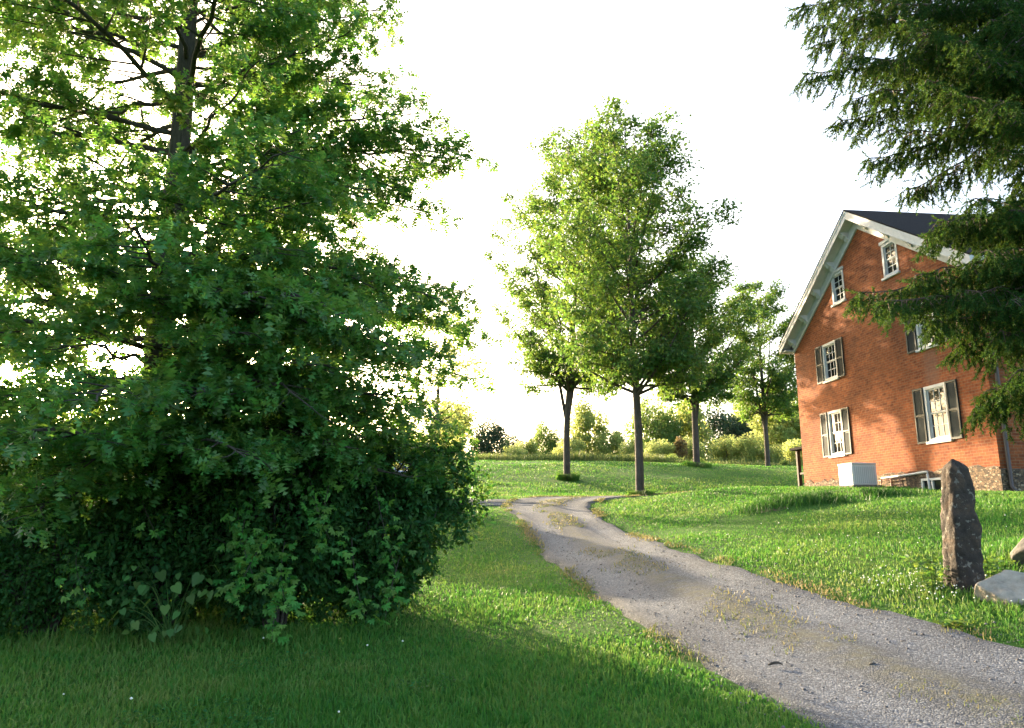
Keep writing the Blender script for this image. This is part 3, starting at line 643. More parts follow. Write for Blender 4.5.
def round_tree(name, x, y, label, H, hb, Rm, seed, leafmat, barkmat, nprim=46, leafn=34000, lsz=.13, r0=.2, lean=(0,0), prof=None, ft=0.0, group=None, T_=(MAP_V, MAP_F), fork=None, cat='tree', gapv=.0):
    """trunk, ascending limbs, and leaves hung in clusters along the finer branches"""
    r = np.random.default_rng(seed)
    root, z0 = tree_root(name, x, y, label, cat, group)
    prof = prof or [(0,.55),(.12,.9),(.3,1.0),(.5,.92),(.7,.68),(.85,.42),(1,.08)]
    pz = [p[0] for p in prof]; pr = [p[1] for p in prof]
    W = TR(); B = []; 
    top = np.array([lean[0], lean[1], H * .97])
    tp = np.array([(0,0,-.2),(.0,0,.12),(.02,.01,hb*.5),(lean[0]*.15, lean[1]*.15, hb),(lean[0]*.45 + .1*r.normal(), lean[1]*.45, hb + (H-hb)*.4),(lean[0]*.75, lean[1]*.75+.08*r.normal(), hb + (H-hb)*.72), top])
    tr = np.array([r0*1.55, r0*1.1, r0, r0*.92, r0*.55, r0*.25, .012])
    tpd = resample(tp, .4); trd = np.interp(tpd[:, 2], tp[:, 2], tr); W.tube(tpd, trd, 9)
    if fork:
        for (fa, fl) in fork:
            p0 = tp[2] + (tp[3] - tp[2]) * .12; e = np.array([math.cos(fa)*fl, math.sin(fa)*fl, hb + (H-hb)*.55])
            P = bez(p0, p0 + (e - p0) * np.array([.42, .42, .5]), e, 12); W.tube(P, np.linspace(r0*.6, .03, 12), 7)
    for k in range(nprim):
        u = (k + r.random()) / nprim
        hz = .95 * u ** .95
        # end point on the envelope, origin lower on the trunk
        ze = hb + (H - hb) * (hz * 1.0)
        az = k * 2.39996 + r.normal(0, .25)
        rad = Rm * np.interp(hz, pz, pr) * r.uniform(.66, 1.10)
        cx = np.interp(ze, tp[:, 2], tp[:, 0]); cy = np.interp(ze, tp[:, 2], tp[:, 1])
        e = np.array([cx + math.cos(az)*rad, cy + math.sin(az)*rad, ze + r.normal(0, .15)])
        zs = np.clip(ze - rad * r.uniform(.45, .95) * (1 if hz > .12 else .1), hb * .92, H * .93)
        s = np.array([np.interp(zs, tp[:, 2], tp[:, 0]), np.interp(zs, tp[:, 2], tp[:, 1]), zs])
        mid = s + (e - s) * np.array([.55, .55, .35 if hz > .15 else .75]) + r.normal(0, .08, 3)
        P = bez(s, mid, e, 9); rr = np.interp(zs, tp[:, 2], tr) * .5
        W.tube(P, np.linspace(max(rr, .02), .008, 9), 5)
        L = np.linalg.norm(e - s)
        nb = int(4 + L * 2.4)
        for j in range(nb):
            t = .22 + .78 * (j + r.random()) / nb
            g = t * 8; i = min(int(g), 7); b = P[i] + (P[i+1] - P[i]) * (g - i); d = unit(P[i+1] - P[i])
            sd = unit(d * .7 + r.normal(0, .55, 3) + np.array([0, 0, .22 if hz > .15 else -.05])); sl = r.uniform(.35, .9) * (.35 + .25 * L) * (1.15 - .6 * t)
            ee = b + sd * sl
            W.tube(np.stack([b, (b+ee)/2 + r.normal(0, .03, 3), ee]), [.014, .009, .004], 3)
            B.append((b, ee))
    W.build('trunk', barkmat, root)
    b0 = np.array([q[0] for q in B]); b1 = np.array([q[1] for q in B])
    ncl = len(B) * 3
    idx = r.integers(0, len(B), ncl); t = .3 + .8 * r.random((ncl, 1)); c = b0[idx] + (b1[idx] - b0[idx]) * t + r.normal(0, .10, (ncl, 3))
    wt = r.random(ncl) ** 2.2 + gapv
    ci = r.choice(ncl, leafn, p=wt / wt.sum())
    sp = .185 * (lsz / .13) ** .5
    pos = c[ci] + r.normal(0, 1, (leafn, 3)) * np.array([sp, sp, sp * .62])
    outw = unit(pos - np.array([lean[0]*.4, lean[1]*.4, hb + (H-hb)*.35]))
    ax = outw * .5 + r.normal(0, .6, (leafn, 3)); ax[:, 2] -= .25
    nr = r.normal(0, .5, (leafn, 3)) + np.array([0, 0, .9]) + outw * .35
    V, Fc = leaves(*T_[:1], T_[1], pos, ax, nr, lsz * r.uniform(.7, 1.2, leafn))
    from_tris('crown', V, Fc, leafmat, root)
    return root

MG = 'maples along the drive'
round_tree('maple_tree', 4.6, 27.0, 'tallest-looking maple with a single straight trunk at the bend of the drive', 15.4, 4.0, 3.45, 31, M['mapleleaf'], M['maplebark'], 84, 56000, .165, .145, (-.1, 0),
           [(0,.62),(.1,.9),(.25,1.0),(.55,1.0),(.75,.82),(.9,.56),(1,.25)], group=MG)
round_tree('maple_tree', 2.8, 38.0, 'maple with a forked trunk standing on the far lawn left of the others', 20.0, 4.9, 4.7, 32, M['mapleleaf'], M['maplebark'], 92, 56000, .195, .165, (1.3, 0),
           [(0,.55),(.15,.85),(.35,1.0),(.6,.95),(.8,.74),(.93,.48),(1,.2)], fork=[(2.8, 2.0), (.3, 2.2)], group=MG)
round_tree('maple_tree', 11.4, 46.0, 'maple half hidden behind the right side of the tallest maple', 14.2, 4.2, 4.1, 33, M['mapleleaf'], M['maplebark'], 60, 38000, .2, .19, (.2, 0), fork=[(.2, 1.4)], group=MG)
round_tree('maple_tree', 17.16, 50.0, 'smallest maple farthest along the lawn beside the brick house', 13.6, 3.6, 3.3, 34, M['mapleleaf'], M['maplebark'], 54, 30000, .2, .155, (.0, 0), [(0,.6),(.15,.95),(.4,1),(.7,.85),(.9,.55),(1,.2)], fork=[(.4, 1.0), (2.7, 1.0)], group=MG)
round_tree('young_tree', -3.2, 31.0, 'slender pale airy tree seen behind the right edge of the oak', 8.6, 1.6, 2.3, 35, M['paleleaf'], M['maplebark'], 26, 5200, .17, .09, (.4, 0), [(0,.4),(.3,.8),(.6,1.0),(.8,.8),(1,.2)])

# ------------------------------------------------------------------ far trees
def far_mesh(seed, H, Rm, hb, n, size, leafmat, trunk=.2, conif=False, lumps=9):
    r = np.random.default_rng(seed)
    W = TR(); W.tube([(0,0,-.3),(0.05,0,H*.4),(0,.05,H*.92)], [trunk, trunk*.7, .02], 6)
    cs = []
    for li in range(lumps):
        a = li * 2.4 + r.random(); u = (li + r.random()) / lumps
        rad = Rm * ((1 - u) if conif else np.sqrt(max(0, 1 - (1.7*u - .8)**2))) * .62
        c = np.array([math.cos(a)*rad, math.sin(a)*rad, hb + (H - hb) * (.14 + .74 * u)]); cs.append((c, Rm * r.uniform(.42, .68)))
        W.tube(np.stack([np.array([0, 0, max(.3, c[2] - Rm*.6)]), c * np.array([.5,.5,1]) - np.array([0,0,.2]), c]), [trunk*.35, .03, .01], 4)
    ci = r.integers(0, lumps, n); C = np.array([c[0] for c in cs]); S = np.array([c[1] for c in cs])
    d = rand_dirs(r, n); rr = r.random(n) ** .45
    pos = C[ci] + d * (S[ci] * rr)[:, None] * np.array([1, 1, .8])
    pos += sines(pos[:, 0]*3, pos[:, 2]*3, seed, 6, .5, 2)[:, None] * .12
    pos[:, 2] = np.maximum(pos[:, 2], .15)
    V, Fc = leaves(DIA_V, DIA_F, pos, d + r.normal(0, .6, (n, 3)), d * .6 + r.normal(0, .5, (n, 3)) + np.array([0, 0, .5]), size * r.uniform(.6, 1.3, n))
    return W, (V, Fc)
FT = {}
for key, args in {'pale broad': (51,7.5,3.9,.3,9000,.36,'paleleaf'), 'mid broad': (52,9,4.3,.4,9500,.38,'midleaf'), 'pale tall': (53,10,3.3,.3,9000,.38,'paleleaf'),
                  'dark round': (54,6,2.8,.2,8000,.28,'darkleaf'), 'round shrub': (55,3.0,1.9,.05,5000,.2,'paleleaf'), 'rust': (56,3.4,.9,.3,2200,.2,'rustleaf'), 'dark shrub': (57,1.3,1.3,.05,2500,.15,'midleaf'), 'mid deep': (58,8,4.2,.3,9000,.36,'darkleaf')}.items():
    Wt, (V, Fc) = far_mesh(*args[:6], M[args[6]], .14 if args[1] < 5 else .2)
    w = Wt.build('trunk', M['maplebark']); c = from_tris('crown', V, Fc, M[args[6]])
    FT[key] = [w, c, 0, float(np.percentile(V[:, 2], 99.3))]
def far_tree(kind, px, ytop, Y, label, name='far_tree', wide=1.0, cat='tree', group='trees beyond the lawn', ybase=None):
    """placed by bearing and depth; scaled so that its top reaches the height seen"""
    w, c, used, H = FT[kind]
    p = at(px, ytop, Y); z0 = gz(p[0], Y); s = max(.3, (p[2] - z0) / H)
    root = tag(empty(name, (p[0], Y, z0), random.random() * 6.28), label, cat, group); root.scale = (s * wide, s * wide, s)
    for o in (w, c):
        q = o if not used else o.copy()
        if used: COL.objects.link(q)
        q.parent = root
    FT[kind][2] = 1
for a in [
    ('pale broad', 453, 402, 72, 'pale yellow green tree just right of the oak on the skyline', 'far_tree', .62),
    ('dark round', 489, 420, 74, 'dark blue green rounded tree on the skyline right of the oak', 'far_tree', .85),
    ('dark round', 512, 436, 80, 'small dark tree trailing off right of the rounded dark one', 'far_tree', .9),
    ('pale broad', 528, 440, 76, 'low pale tree between the dark rounded tree and the forked maple', 'far_tree', .8),
    ('mid broad', 546, 423, 84, 'mid green tree whose top shows just left of the forked maple trunk', 'far_tree', .62),
    ('pale tall', 588, 404, 82, 'pale tall tree just right of the forked maple trunk', 'far_tree', .8),
    ('pale broad', 612, 432, 80, 'pale low tree left of the straight maple trunk', 'far_tree', .8),
    ('mid broad', 652, 402, 88, 'broad light green tree behind the straight maple trunk', 'far_tree', .75),
    ('pale broad', 682, 400, 90, 'pale yellow tree just left of the third maple trunk', 'far_tree', .7),
    ('mid deep', 722, 410, 95, 'deeper green tree between the third and fourth maple trunks', 'far_tree', .75),
    ('mid deep', 742, 418, 92, 'darkest small tree just left of the fourth maple', 'far_tree', .6),
    ('pale tall', 752, 402, 100, 'tall pale tree behind the fourth maple trunk', 'far_tree', 1.0),
    ('pale tall', 778, 392, 84, 'tall pale tree right of the fourth maple trunk', 'far_tree', .95),
    ('mid broad', 800, 396, 90, 'light green tree against the left edge of the brick house', 'far_tree', .75),
    ('pale broad', 632, 440, 74, 'low yellowish tree just left of the straight maple trunk near the lawn edge', 'far_tree', .8),
    ('pale broad', 570, 438, 78, 'low yellow green tree right behind the forked maple trunk', 'far_tree', .9),
    ('mid broad', 410, 425, 90, 'mid green tree seen through the right fringe of the oak', 'far_tree', .7),
    ('pale broad', 330, 430, 95, 'pale tree seen through gaps under the oak', 'far_tree', 1),
    ('mid broad', 235, 430, 92, 'mid green tree hidden deep behind the oak', 'far_tree', 1),
    ('pale tall', 20, 420, 95, 'tall pale tree behind the oak at the left edge', 'far_tree', 1),
    ('mid broad', 850, 410, 100, 'light green tree hidden behind the brick house', 'far_tree', 1)]:
    far_tree(*a)
for a in [('round shrub', 725, 436, 66, 'pale rounded shrub beside the third maple trunk', 'far_shrub', .8), ('round shrub', 745, 434, 64, 'larger pale rounded shrub midway between third and fourth maples', 'far_shrub', .8),
          ('round shrub', 690, 438, 68, 'pale rounded shrub just left of the third maple trunk', 'far_shrub', .8), ('round shrub', 660, 440, 67, 'pale broad shrub right of the straight maple trunk', 'far_shrub', 1.1),
          ('round shrub', 795, 440, 64, 'pale rounded shrub against the house edge', 'far_shrub', .9), ('round shrub', 515, 446, 66, 'pale low shrub below the dark rounded tree', 'far_shrub', 1.1), ('round shrub', 770, 446, 63, 'pale low shrub behind the fourth maple trunk', 'far_shrub', 1)]:
    far_tree(*a, cat='shrub', group='pale shrubs beyond the lawn')
far_tree('rust', 680, 437, 66, 'small rust orange tree among the pale shrubs beyond the lawn', 'rust_tree', .75, group=None)
for a in [('dark shrub', 588, 454, 60, 'low green clump at the lawn edge right of the forked maple trunk', 'low_shrub', 1.3), ('dark shrub', 613, 456, 60, 'low green clump left of the straight maple trunk', 'low_shrub', .8),
          ('dark shrub', 672, 454, 60, 'low green clump midway between straight and third maples', 'low_shrub', .9), ('dark shrub', 700, 460, 52, 'low green clump at the foot of the third maple', 'low_shrub', .8),
          ('dark shrub', 784, 461, 56, 'low green clump left of the porch post', 'low_shrub', .8)]:
    far_tree(*a, cat='shrub', group='low clumps at the lawn edge')
# mown-round tufts at trunk feet
def tuft(x, y, rad, hgt, n, label, seed):
    r = np.random.default_rng(seed); a = r.random(n) * 6.283; q = rad * (.35 + .65 * r.random(n))
    tag(blades('grass_tuft', x + np.cos(a)*q, y + np.sin(a)*q, hgt * (.5 + r.random(n)), .02 + 0*a, M['grass'], .9, seed=seed), label, 'grass tuft', 'tufts round the maple trunks')
tuft(4.6, 27, .5, .22, 1400, 'ring of longer grass round the straight maple trunk', 1)
tuft(2.8, 38, .6, .34, 1600, 'ring of longer grass round the forked maple trunk', 2)
tuft(11.4, 46, .9, .3, 1400, 'ring of longer grass round the third maple trunk', 3)

# ------------------------------------------------------------------ shrubs under the oak
def shrub(name, x, y, rx, ry, H, n, seed, label, leafmat, lsz=.075, T_=(OVAL_V, OVAL_F), zc=.5, tip=None, foot=.82):
    r = np.random.default_rng(seed); root, z0 = tree_root(name, x, y, label, 'shrub')
    W = TR(); 
    for k in range(26):
        a = r.random() * 6.283; u = r.uniform(.3, .95)
        e = np.array([math.cos(a)*rx*u, math.sin(a)*ry*u, H * r.uniform(.45, .95)])
        W.tube(bez(np.array([.12*math.cos(a), .12*math.sin(a), -.1]), e * np.array([.35,.35,.75]), e, 7), np.linspace(.022, .005, 7), 5)
    nc = n // 11
    d = rand_dirs(r, nc); rr = .45 + .55 * r.random(nc) ** .7
    lump = 1 + .32 * sines(d[:, 0]*5, d[:, 2]*5 + d[:, 1]*4, seed, 8, .5, 2.2)
    c = d * (rr * lump)[:, None]
    zz = (c[:, 2] * .5 + .5)
    fx = np.interp(zz, [0, .12, .45, .7, 1.05], [foot, foot + .1, 1, 1.02, .9])
    P = np.stack([c[:, 0]*rx*fx, c[:, 1]*ry*fx, np.maximum(.03, zz * H)], 1)
    sd = unit(d + r.normal(0, .5, (nc, 3)))
    if tip is not None:   # arching sprays that hang out past the dome
        for (e, m) in tip:
            e = np.array(e); k = m
            Q = bez(np.array([0, 0, H*.5]), np.array([e[0]*.6, e[1]*.6, max(e[2], H*.62) + .35]), e, 14); W.tube(Q, np.linspace(.016, .003, 14), 5)
            i = r.integers(4, 14, k); P = np.concatenate([P, Q[i] + r.normal(0, .075, (k, 3))]); sd = np.concatenate([sd, unit(r.normal(0, .6, (k, 3)) + np.array([0,0,-.2]))])
    for k in range(0, len(P), 9):
        W.tube(np.stack([P[k] - sd[k]*.28, P[k]]), [.006, .003], 3)
    W.build('stems', M['oakbark'], root)
    m = len(P); kk = 11
    pos = np.repeat(P, kk, 0) + np.repeat(sd, kk, 0) * (r.random((m*kk, 1)) * .22 - .08) + r.normal(0, .035, (m*kk, 3))
    ax = np.repeat(sd, kk, 0) * .5 + r.normal(0, .6, (m*kk, 3)); ax[:, 2] -= .3
    nr = np.repeat(sd, kk, 0) * .6 + r.normal(0, .5, (m*kk, 3)) + np.array([0, 0, .7])
    ck = ~chink(pos + np.array([x, y, z0])); pos, ax, nr = pos[ck], ax[ck], nr[ck]
    V, Fc = leaves(T_[0], T_[1], pos, ax, nr, lsz * r.uniform(.6, 1.25, len(pos))); from_tris('foliage', V, Fc, leafmat, root)
    return root
shrub('shrub', -2.05, 11.0, 1.0, 1.0, 2.45, 24000, 61, 'dark shrub with arching sprays at the right end of the thicket', M['shrubleaf'], .085, foot=.5,
      tip=[((1.55,-.2,1.45), 70), ((1.35,-.5,1.15), 60), ((1.6,.1,1.7), 70), ((1.45,-.3,1.3), 50), ((1.5,-.1,1.95), 60), ((1.35,.1,2.3), 60), ((1.0,-.5,2.1), 40), ((.9,.4,2.4), 40), ((.95,-.7,.95), 36), ((1.22,.3,1.35), 30)])
shrub('shrub', -3.15, 10.3, 1.15, .95, 2.6, 26000, 62, 'tall dark shrub in the middle of the thicket, bright vine on its front', M['shrubleaf'], .085)
shrub('shrub', -4.6, 10.2, 1.15, .9, 2.35, 24000, 63, 'dark shrub in front of the oak trunk, heart leaved plant at its foot', M['shrubleaf'], .085)
shrub('shrub', -6.0, 9.9, 1.15, .9, 2.0, 22000, 64, 'lower dark shrub left of the oak trunk with feathery sprays', M['shrubleaf'], .07, (DIA_V*np.array([1,.7,1]), DIA_F))
shrub('shrub', -7.4, 10.1, 1.1, .9, 2.3, 18000, 65, 'dark shrub cut off by the left edge of the photo', M['shrubleaf'], .085)
shrub('shrub', -2.9, 12.4, 1.3, .9, 2.9, 20000, 66, 'tallest dark shrub at the back of the thicket', M['shrubleaf'], .08)
shrub('shrub', -5.0, 12.6, 1.6, .8, 2.9, 18000, 67, 'dark shrub behind the oak trunk', M['shrubleaf'], .08)
shrub('shrub', -7.4, 12.6, 1.5, .8, 3.0, 16000, 68, 'dark shrub at the back of the thicket by the left edge', M['shrubleaf'], .08)

def vine():
    r = np.random.default_rng(71); x0, y0 = -3.1, 9.35
    root, z0 = tree_root('climbing_vine', x0, y0, 'bright green five leaved vine draped over the front of the thicket', 'vine')
    org = np.array([x0, y0, z0]); W = TR(); pos = []; dr = []
    for px, py, Y, dx, dy, n in [(225,505,9.3,30,75,26),(262,545,9.2,-25,50,40),(275,560,9.15,10,40,34),(300,480,9.4,30,60,26),(276,600,9.1,-4,44,16),(345,555,9.5,20,60,20),(395,575,9.8,-10,45,22),(330,470,9.5,-10,70,20),(250,490,9.3,-10,60,20),(120,470,9.2,40,70,12),(370,500,9.8,30,80,20),(60,560,9.0,30,40,10)]:
        a = at(px, py, Y) - org; b = at(px + dx, py + dy, Y - .1) - org
        m = (a + b) / 2 + np.array([0, -.12, .05]); Q = bez(a + np.array([0, .35, .2]), m, b, 10); W.tube(Q, np.linspace(.006, .003, 10), 4)
        n = int(n * 2.0); i = r.integers(1, 10, n); pos.append(Q[i] + r.normal(0, 1, (n, 3)) * np.array([.11, .05, .09])); dr.append(np.repeat(unit(b - a)[None], n, 0))
    W.build('stem', M['oakbark'], root)
    pos = np.concatenate(pos); dr = np.concatenate(dr); n = len(pos)
    ax = dr * .4 + r.normal(0, .5, (n, 3)) + np.array([0, -.25, -.35]); nr = r.normal(0, .5, (n, 3)) + np.array([0, -.55, .8])
    V, Fc = leaves(CRE_V, CRE_F, pos, ax, nr, r.uniform(.05, .088, n)); from_tris('leaves', V, Fc, M['vineleaf'], root)
vine()
def heart_plant():
    r = np.random.default_rng(73); p = at(165, 636, 9.05)
    root, z0 = tree_root('heart_leaved_plant', p[0], p[1], 'plant with big heart shaped leaves at the foot of the thicket', 'plant'); org = np.array([p[0], p[1], z0])
    W = TR(); pos = []; ax = []; sz = []
    for px, py, s in [(118,612,.11),(135,622,.1),(150,600,.12),(158,627,.11),(152,634,.11),(175,585,.14),(165,606,.12),(178,612,.1),(200,575,.15),(160,572,.14),(190,596,.12),(128,600,.1),(170,630,.09),(145,586,.12),(215,566,.13),(110,620,.09)]:
        e = at(px, py, 9.0 + r.uniform(-.12, .1)) - org
        W.tube(bez(np.array([r.normal(0,.05), .1, 0]), np.array([e[0]*.6, .05, e[2] + .12]), e, 7), np.linspace(.006, .003, 7), 4)
        pos.append(e); ax.append([r.normal(0, .4) + e[0]*.5, -.45, -.75]); sz.append(s)
    for k in range(22):
        e = at(r.uniform(105, 215), r.uniform(566, 632), 9.0 + r.uniform(-.15, .2)) - org
        W.tube(bez(np.array([r.normal(0,.08), .15, 0]), np.array([e[0]*.6, .1, e[2] + .1]), e, 7), np.linspace(.004, .002, 7), 4)
        pos.append(e); ax.append([r.normal(0, .6), -.4, -.7]); sz.append(r.uniform(.06, .11))
    W.build('stem', M['heartleaf'], root)
    n = len(pos); nr = r.normal(0, .45, (n, 3)) + np.array([0, -.6, .7])
    V, Fc = leaves(HEART_V, HEART_F, np.array(pos), np.array(ax), nr, np.array(sz)); from_tris('leaves', V, Fc, M['heartleaf'], root)
heart_plant()

# ------------------------------------------------------------------ spruce
def spruce():
    r = np.random.default_rng(81); x0, y0 = 9.3, 10.8
    root, z0 = tree_root('spruce_tree', x0, y0, 'dark spruce with drooping boughs hanging in from the right edge')
    org = np.array([x0, y0, z0]); W = TR(); tw = []
    W.tube(resample([(0,0,-.2),(0,0,3),(.05,0,8),(0,0,13),(0,0,17.5)], .6), np.interp(np.linspace(0,1,30), [0,1], [.33,.05])[:len(resample([(0,0,-.2),(0,0,3),(.05,0,8),(0,0,13),(0,0,17.5)], .6))] if False else np.linspace(.33, .03, len(resample([(0,0,-.2),(0,0,3),(.05,0,8),(0,0,13),(0,0,17.5)], .6))), 10)
    def bough(p0, p2, sag, dens=1.0, r0=.05, hang=1.0):
        L = np.linalg.norm(p2 - p0)
        mid = p0 * .45 + p2 * .55 + np.array([0, 0, -sag * L])
        P = bez(p0, mid, p2, 16); P[1:-1] += r.normal(0, .02, (14, 3)); W.tube(P, np.linspace(r0, .006, 16), 6)
        ns = int(L * 15 * dens)
        for k in range(ns):
            t = .18 + .82 * (k + r.random()) / ns; g = t * 15; i = min(int(g), 14); b = P[i] + (P[i+1] - P[i]) * (g - i); d = unit(P[i+1] - P[i])
            lat = unit(np.cross(d, np.array([0, 0, 1.0]))) * (1 if k % 2 else -1)
            sl = r.uniform(.3, .95) * np.interp(t, [0, .5, 1], [1.0, .85, .3])
            sd = unit(d * r.uniform(.3, .9) + lat * r.uniform(.25, .8) + np.array([0, 0, -r.uniform(.2, .75) * hang]))
            e = b + sd * sl + np.array([0, 0, -.28 * sl * hang])
            S = bez(b, b + sd * sl * .55 + np.array([0, 0, .03]), e, 6); W.tube(S, np.linspace(.010, .003, 6), 3)
            nt = max(4, int(sl * 14))
            for j in range(nt):
                tt = (j + .6) / nt; h = tt * 5; q = min(int(h), 4); bb = S[q] + (S[q+1] - S[q]) * (h - q)
                td = unit(unit(S[q+1] - S[q]) * .8 + r.normal(0, .45, 3) + np.array([0, 0, -.28 * hang])); tw.append((bb, td, r.uniform(.13, .27)))
            tw.append((S[4], unit(S[5] - S[4]), .2))
    def tt(px, py, Y): return at(px, py, Y) - org
    # (pixel of the bough's end, depth, height of its origin above the end, sag)
    for px, py, Y, dz, sag in [(795,8,10.2,1.5,.02),(805,75,10,1.6,.05),(815,45,11,1.4,.05),(838,120,10.4,1.9,.10),(850,20,9.6,1.2,.0),(868,158,10,2.6,.16),(880,90,9.4,1.4,.08),(905,190,10.6,2.6,.15),(930,40,9,1.0,0),(870,-30,10,1.2,0),(820,-25,10.6,1.4,0),(800,-60,10.2,1.6,0),
                               (925,235,10,1.5,.06),(915,275,9.6,1.4,.05),(858,292,9.8,1.3,.06),(885,300,9.2,1.2,.06),(935,320,9.3,1.2,.06),(960,290,9.0,1.0,.05),(985,250,9,.9,.03),(960,345,9.8,1.0,.06),(1000,330,9,.8,.05),(990,390,9.6,1.0,.06),(1010,300,8.6,.8,0),
                               (1000,150,8.8,1.0,.03),(1000,60,8.8,1.0,0),(1010,210,8.8,.9,.03),(975,405,10.2,1.1,.06),(990,20,9.2,.8,0),(940,-10,9.2,1,0),(1018,370,9.0,.8,.04),(842,52,9.2,1.6,.12),(812,28,11.2,1.8,.1),(868,66,11.4,2.2,.14),(900,20,8.6,1.0,.1),(928,80,8.4,1.3,.14),(960,40,8.2,1.1,.12),(1000,100,8.2,1.3,.14),(850,100,11.2,2.4,.16),(890,130,9.8,2.0,.2),(1010,10,8.2,.9,.1),(830,-10,9.2,1.2,.1),(1016,180,9.2,1.6,.16),(1022,270,9.4,.8,.04),(938,222,9.5,1.4,.08),(975,198,9.0,1.2,.1),(1005,235,9.8,1.4,.1),(1020,110,9.6,.8,.04),(975,75,10.0,1.0,.04),(895,60,10.4,1.2,.04),(915,110,10.8,1.4,.08)]:
        e = tt(px, py, Y); bough(np.array([0, 0, e[2] + dz]), e, sag, 1.0 if py < 190 else 1.15, .028)
    for k in range(46):   # the rest of the tree, outside the frame
        h = 1.6 + 15.5 * k / 46; az = k * 2.4
        if math.cos(az) < .1 and h < 12: continue
        L = np.interp(h, [1, 4, 10, 17.5], [2.6, 3.4, 2.6, .3])
        bough(np.array([0, 0, h]), np.array([math.cos(az)*L, math.sin(az)*L, h - .25*L]), .06, .5, .04)
    W.build('trunk', M['sprucebark'], root)
    B = np.array([t[0] for t in tw]); D = np.array([t[1] for t in tw]); Ls = np.array([t[2] for t in tw]); n = len(B); k = 34
    t = (np.arange(k)[None] + r.random((n, k))) / k
    base = B[:, None] + D[:, None] * (t * Ls[:, None])[..., None]
    rd = r.normal(0, 1, (n, k, 3)); rd = unit(rd - (rd * D[:, None]).sum(-1, keepdims=True) * D[:, None]); nd = unit(rd * .85 + D[:, None] * .8)
    base = base.reshape(-1, 3); nd = nd.reshape(-1, 3); m = len(base)
    sd = unit(np.cross(nd, r.normal(0, 1, (m, 3)))); ln = r.uniform(.034, .058, m)[:, None]; wd = .0075
    V = np.stack([base + sd * wd, base - sd * wd, base + nd * ln], 1).reshape(-1, 3)
    from_tris('needles', V, np.arange(m * 3).reshape(-1, 3), M['needle'], root)
    print('spruce twigs', n, 'needles', m)
spruce()

# ------------------------------------------------------------------ stones
def ico(sub):
    bm = bmesh.new(); bmesh.ops.create_icosphere(bm, subdivisions=sub, radius=1)
    V = np.array([v.co[:] for v in bm.verts]); Fc = np.array([[v.index for v in f.verts] for f in bm.faces]); bm.free(); return V, Fc
def rock(name, px, py, Y, dims, label, mat, seed, rz=0, sink=.3, cuts=9, tilt=(0, 0)):
    r = np.random.default_rng(seed); V, Fc = ico(5)
    for _ in range(cuts):
        nrm = rand_dirs(r, 1)[0]; d = r.uniform(.62, .86); k = V @ nrm - d; V = V - np.clip(k, 0, None)[:, None] * nrm
    V += V * (.04 * (sines(V[:, 0]*4 + V[:, 2]*3, V[:, 1]*4 - V[:, 2]*2, seed, 10, .6, 4))[:, None])
    V = V * np.array(dims) / 2
    p = at(px, py, Y); o = from_tris(name, V, Fc, mat, None, False); z = gz(p[0], Y)
    o.location = (p[0], Y, z + dims[2] * (.5 - sink)); o.rotation_euler = (tilt[0], tilt[1], rz)
    return tag(o, label, 'rock')
def slab():
    """an irregular flat slab: outline of a broken block, bevelled and roughened"""
    base = [(-.34,.00),(-.09,-.26),(.31,-.20),(.42,.09),(-.02,.22)]
    bm = bmesh.new()
    lo_ = [bm.verts.new((x * 1.04, y * 1.04 - .02, -.10)) for x, y in base]; hi_ = [bm.verts.new((x, y, .10 + .05 * math.sin(3 * x) + .04 * y)) for x, y in base]
    bm.faces.new(hi_); bm.faces.new(lo_[::-1])
    for i in range(5): bm.faces.new((lo_[i], lo_[(i+1) % 5], hi_[(i+1) % 5], hi_[i]))
    bmesh.ops.bevel(bm, geom=list(bm.edges), offset=.009, segments=1, affect='EDGES')
    bmesh.ops.triangulate(bm, faces=list(bm.faces)); 
    for _ in range(4): bmesh.ops.subdivide_edges(bm, edges=[e for e in bm.edges if e.calc_length() > .035], cuts=1); bmesh.ops.triangulate(bm, faces=list(bm.faces))
    bm.normal_update()
    V = np.array([v.co[:] for v in bm.verts]); Nn = np.array([v.normal[:] for v in bm.verts]); Fc = np.array([[v.index for v in f.verts] for f in bm.faces]); bm.free()
    V += Nn * (.008 * sines(V[:, 0]*14 + V[:, 2]*9, V[:, 1]*14 - V[:, 2]*7, 3, 14, .6, 4))[:, None]
    p = at(1006, 592, 8.15); o = from_tris('rock', V, Fc, M['slab'], None, False); o.location = (p[0] + .05, p[1], gz(p[0], p[1]) + .085); o.rotation_euler = (.62, .06, -.3)
    tag(o, 'pale flat topped rock lying in the grass right of the standing stone', 'rock')
slab()
rock('rock', 1040, 580, 9.2, (.9, .7, .58), 'grey rounded boulder behind the pale flat rock at the right edge', M['boulder'], 12, .9, .45, 7)
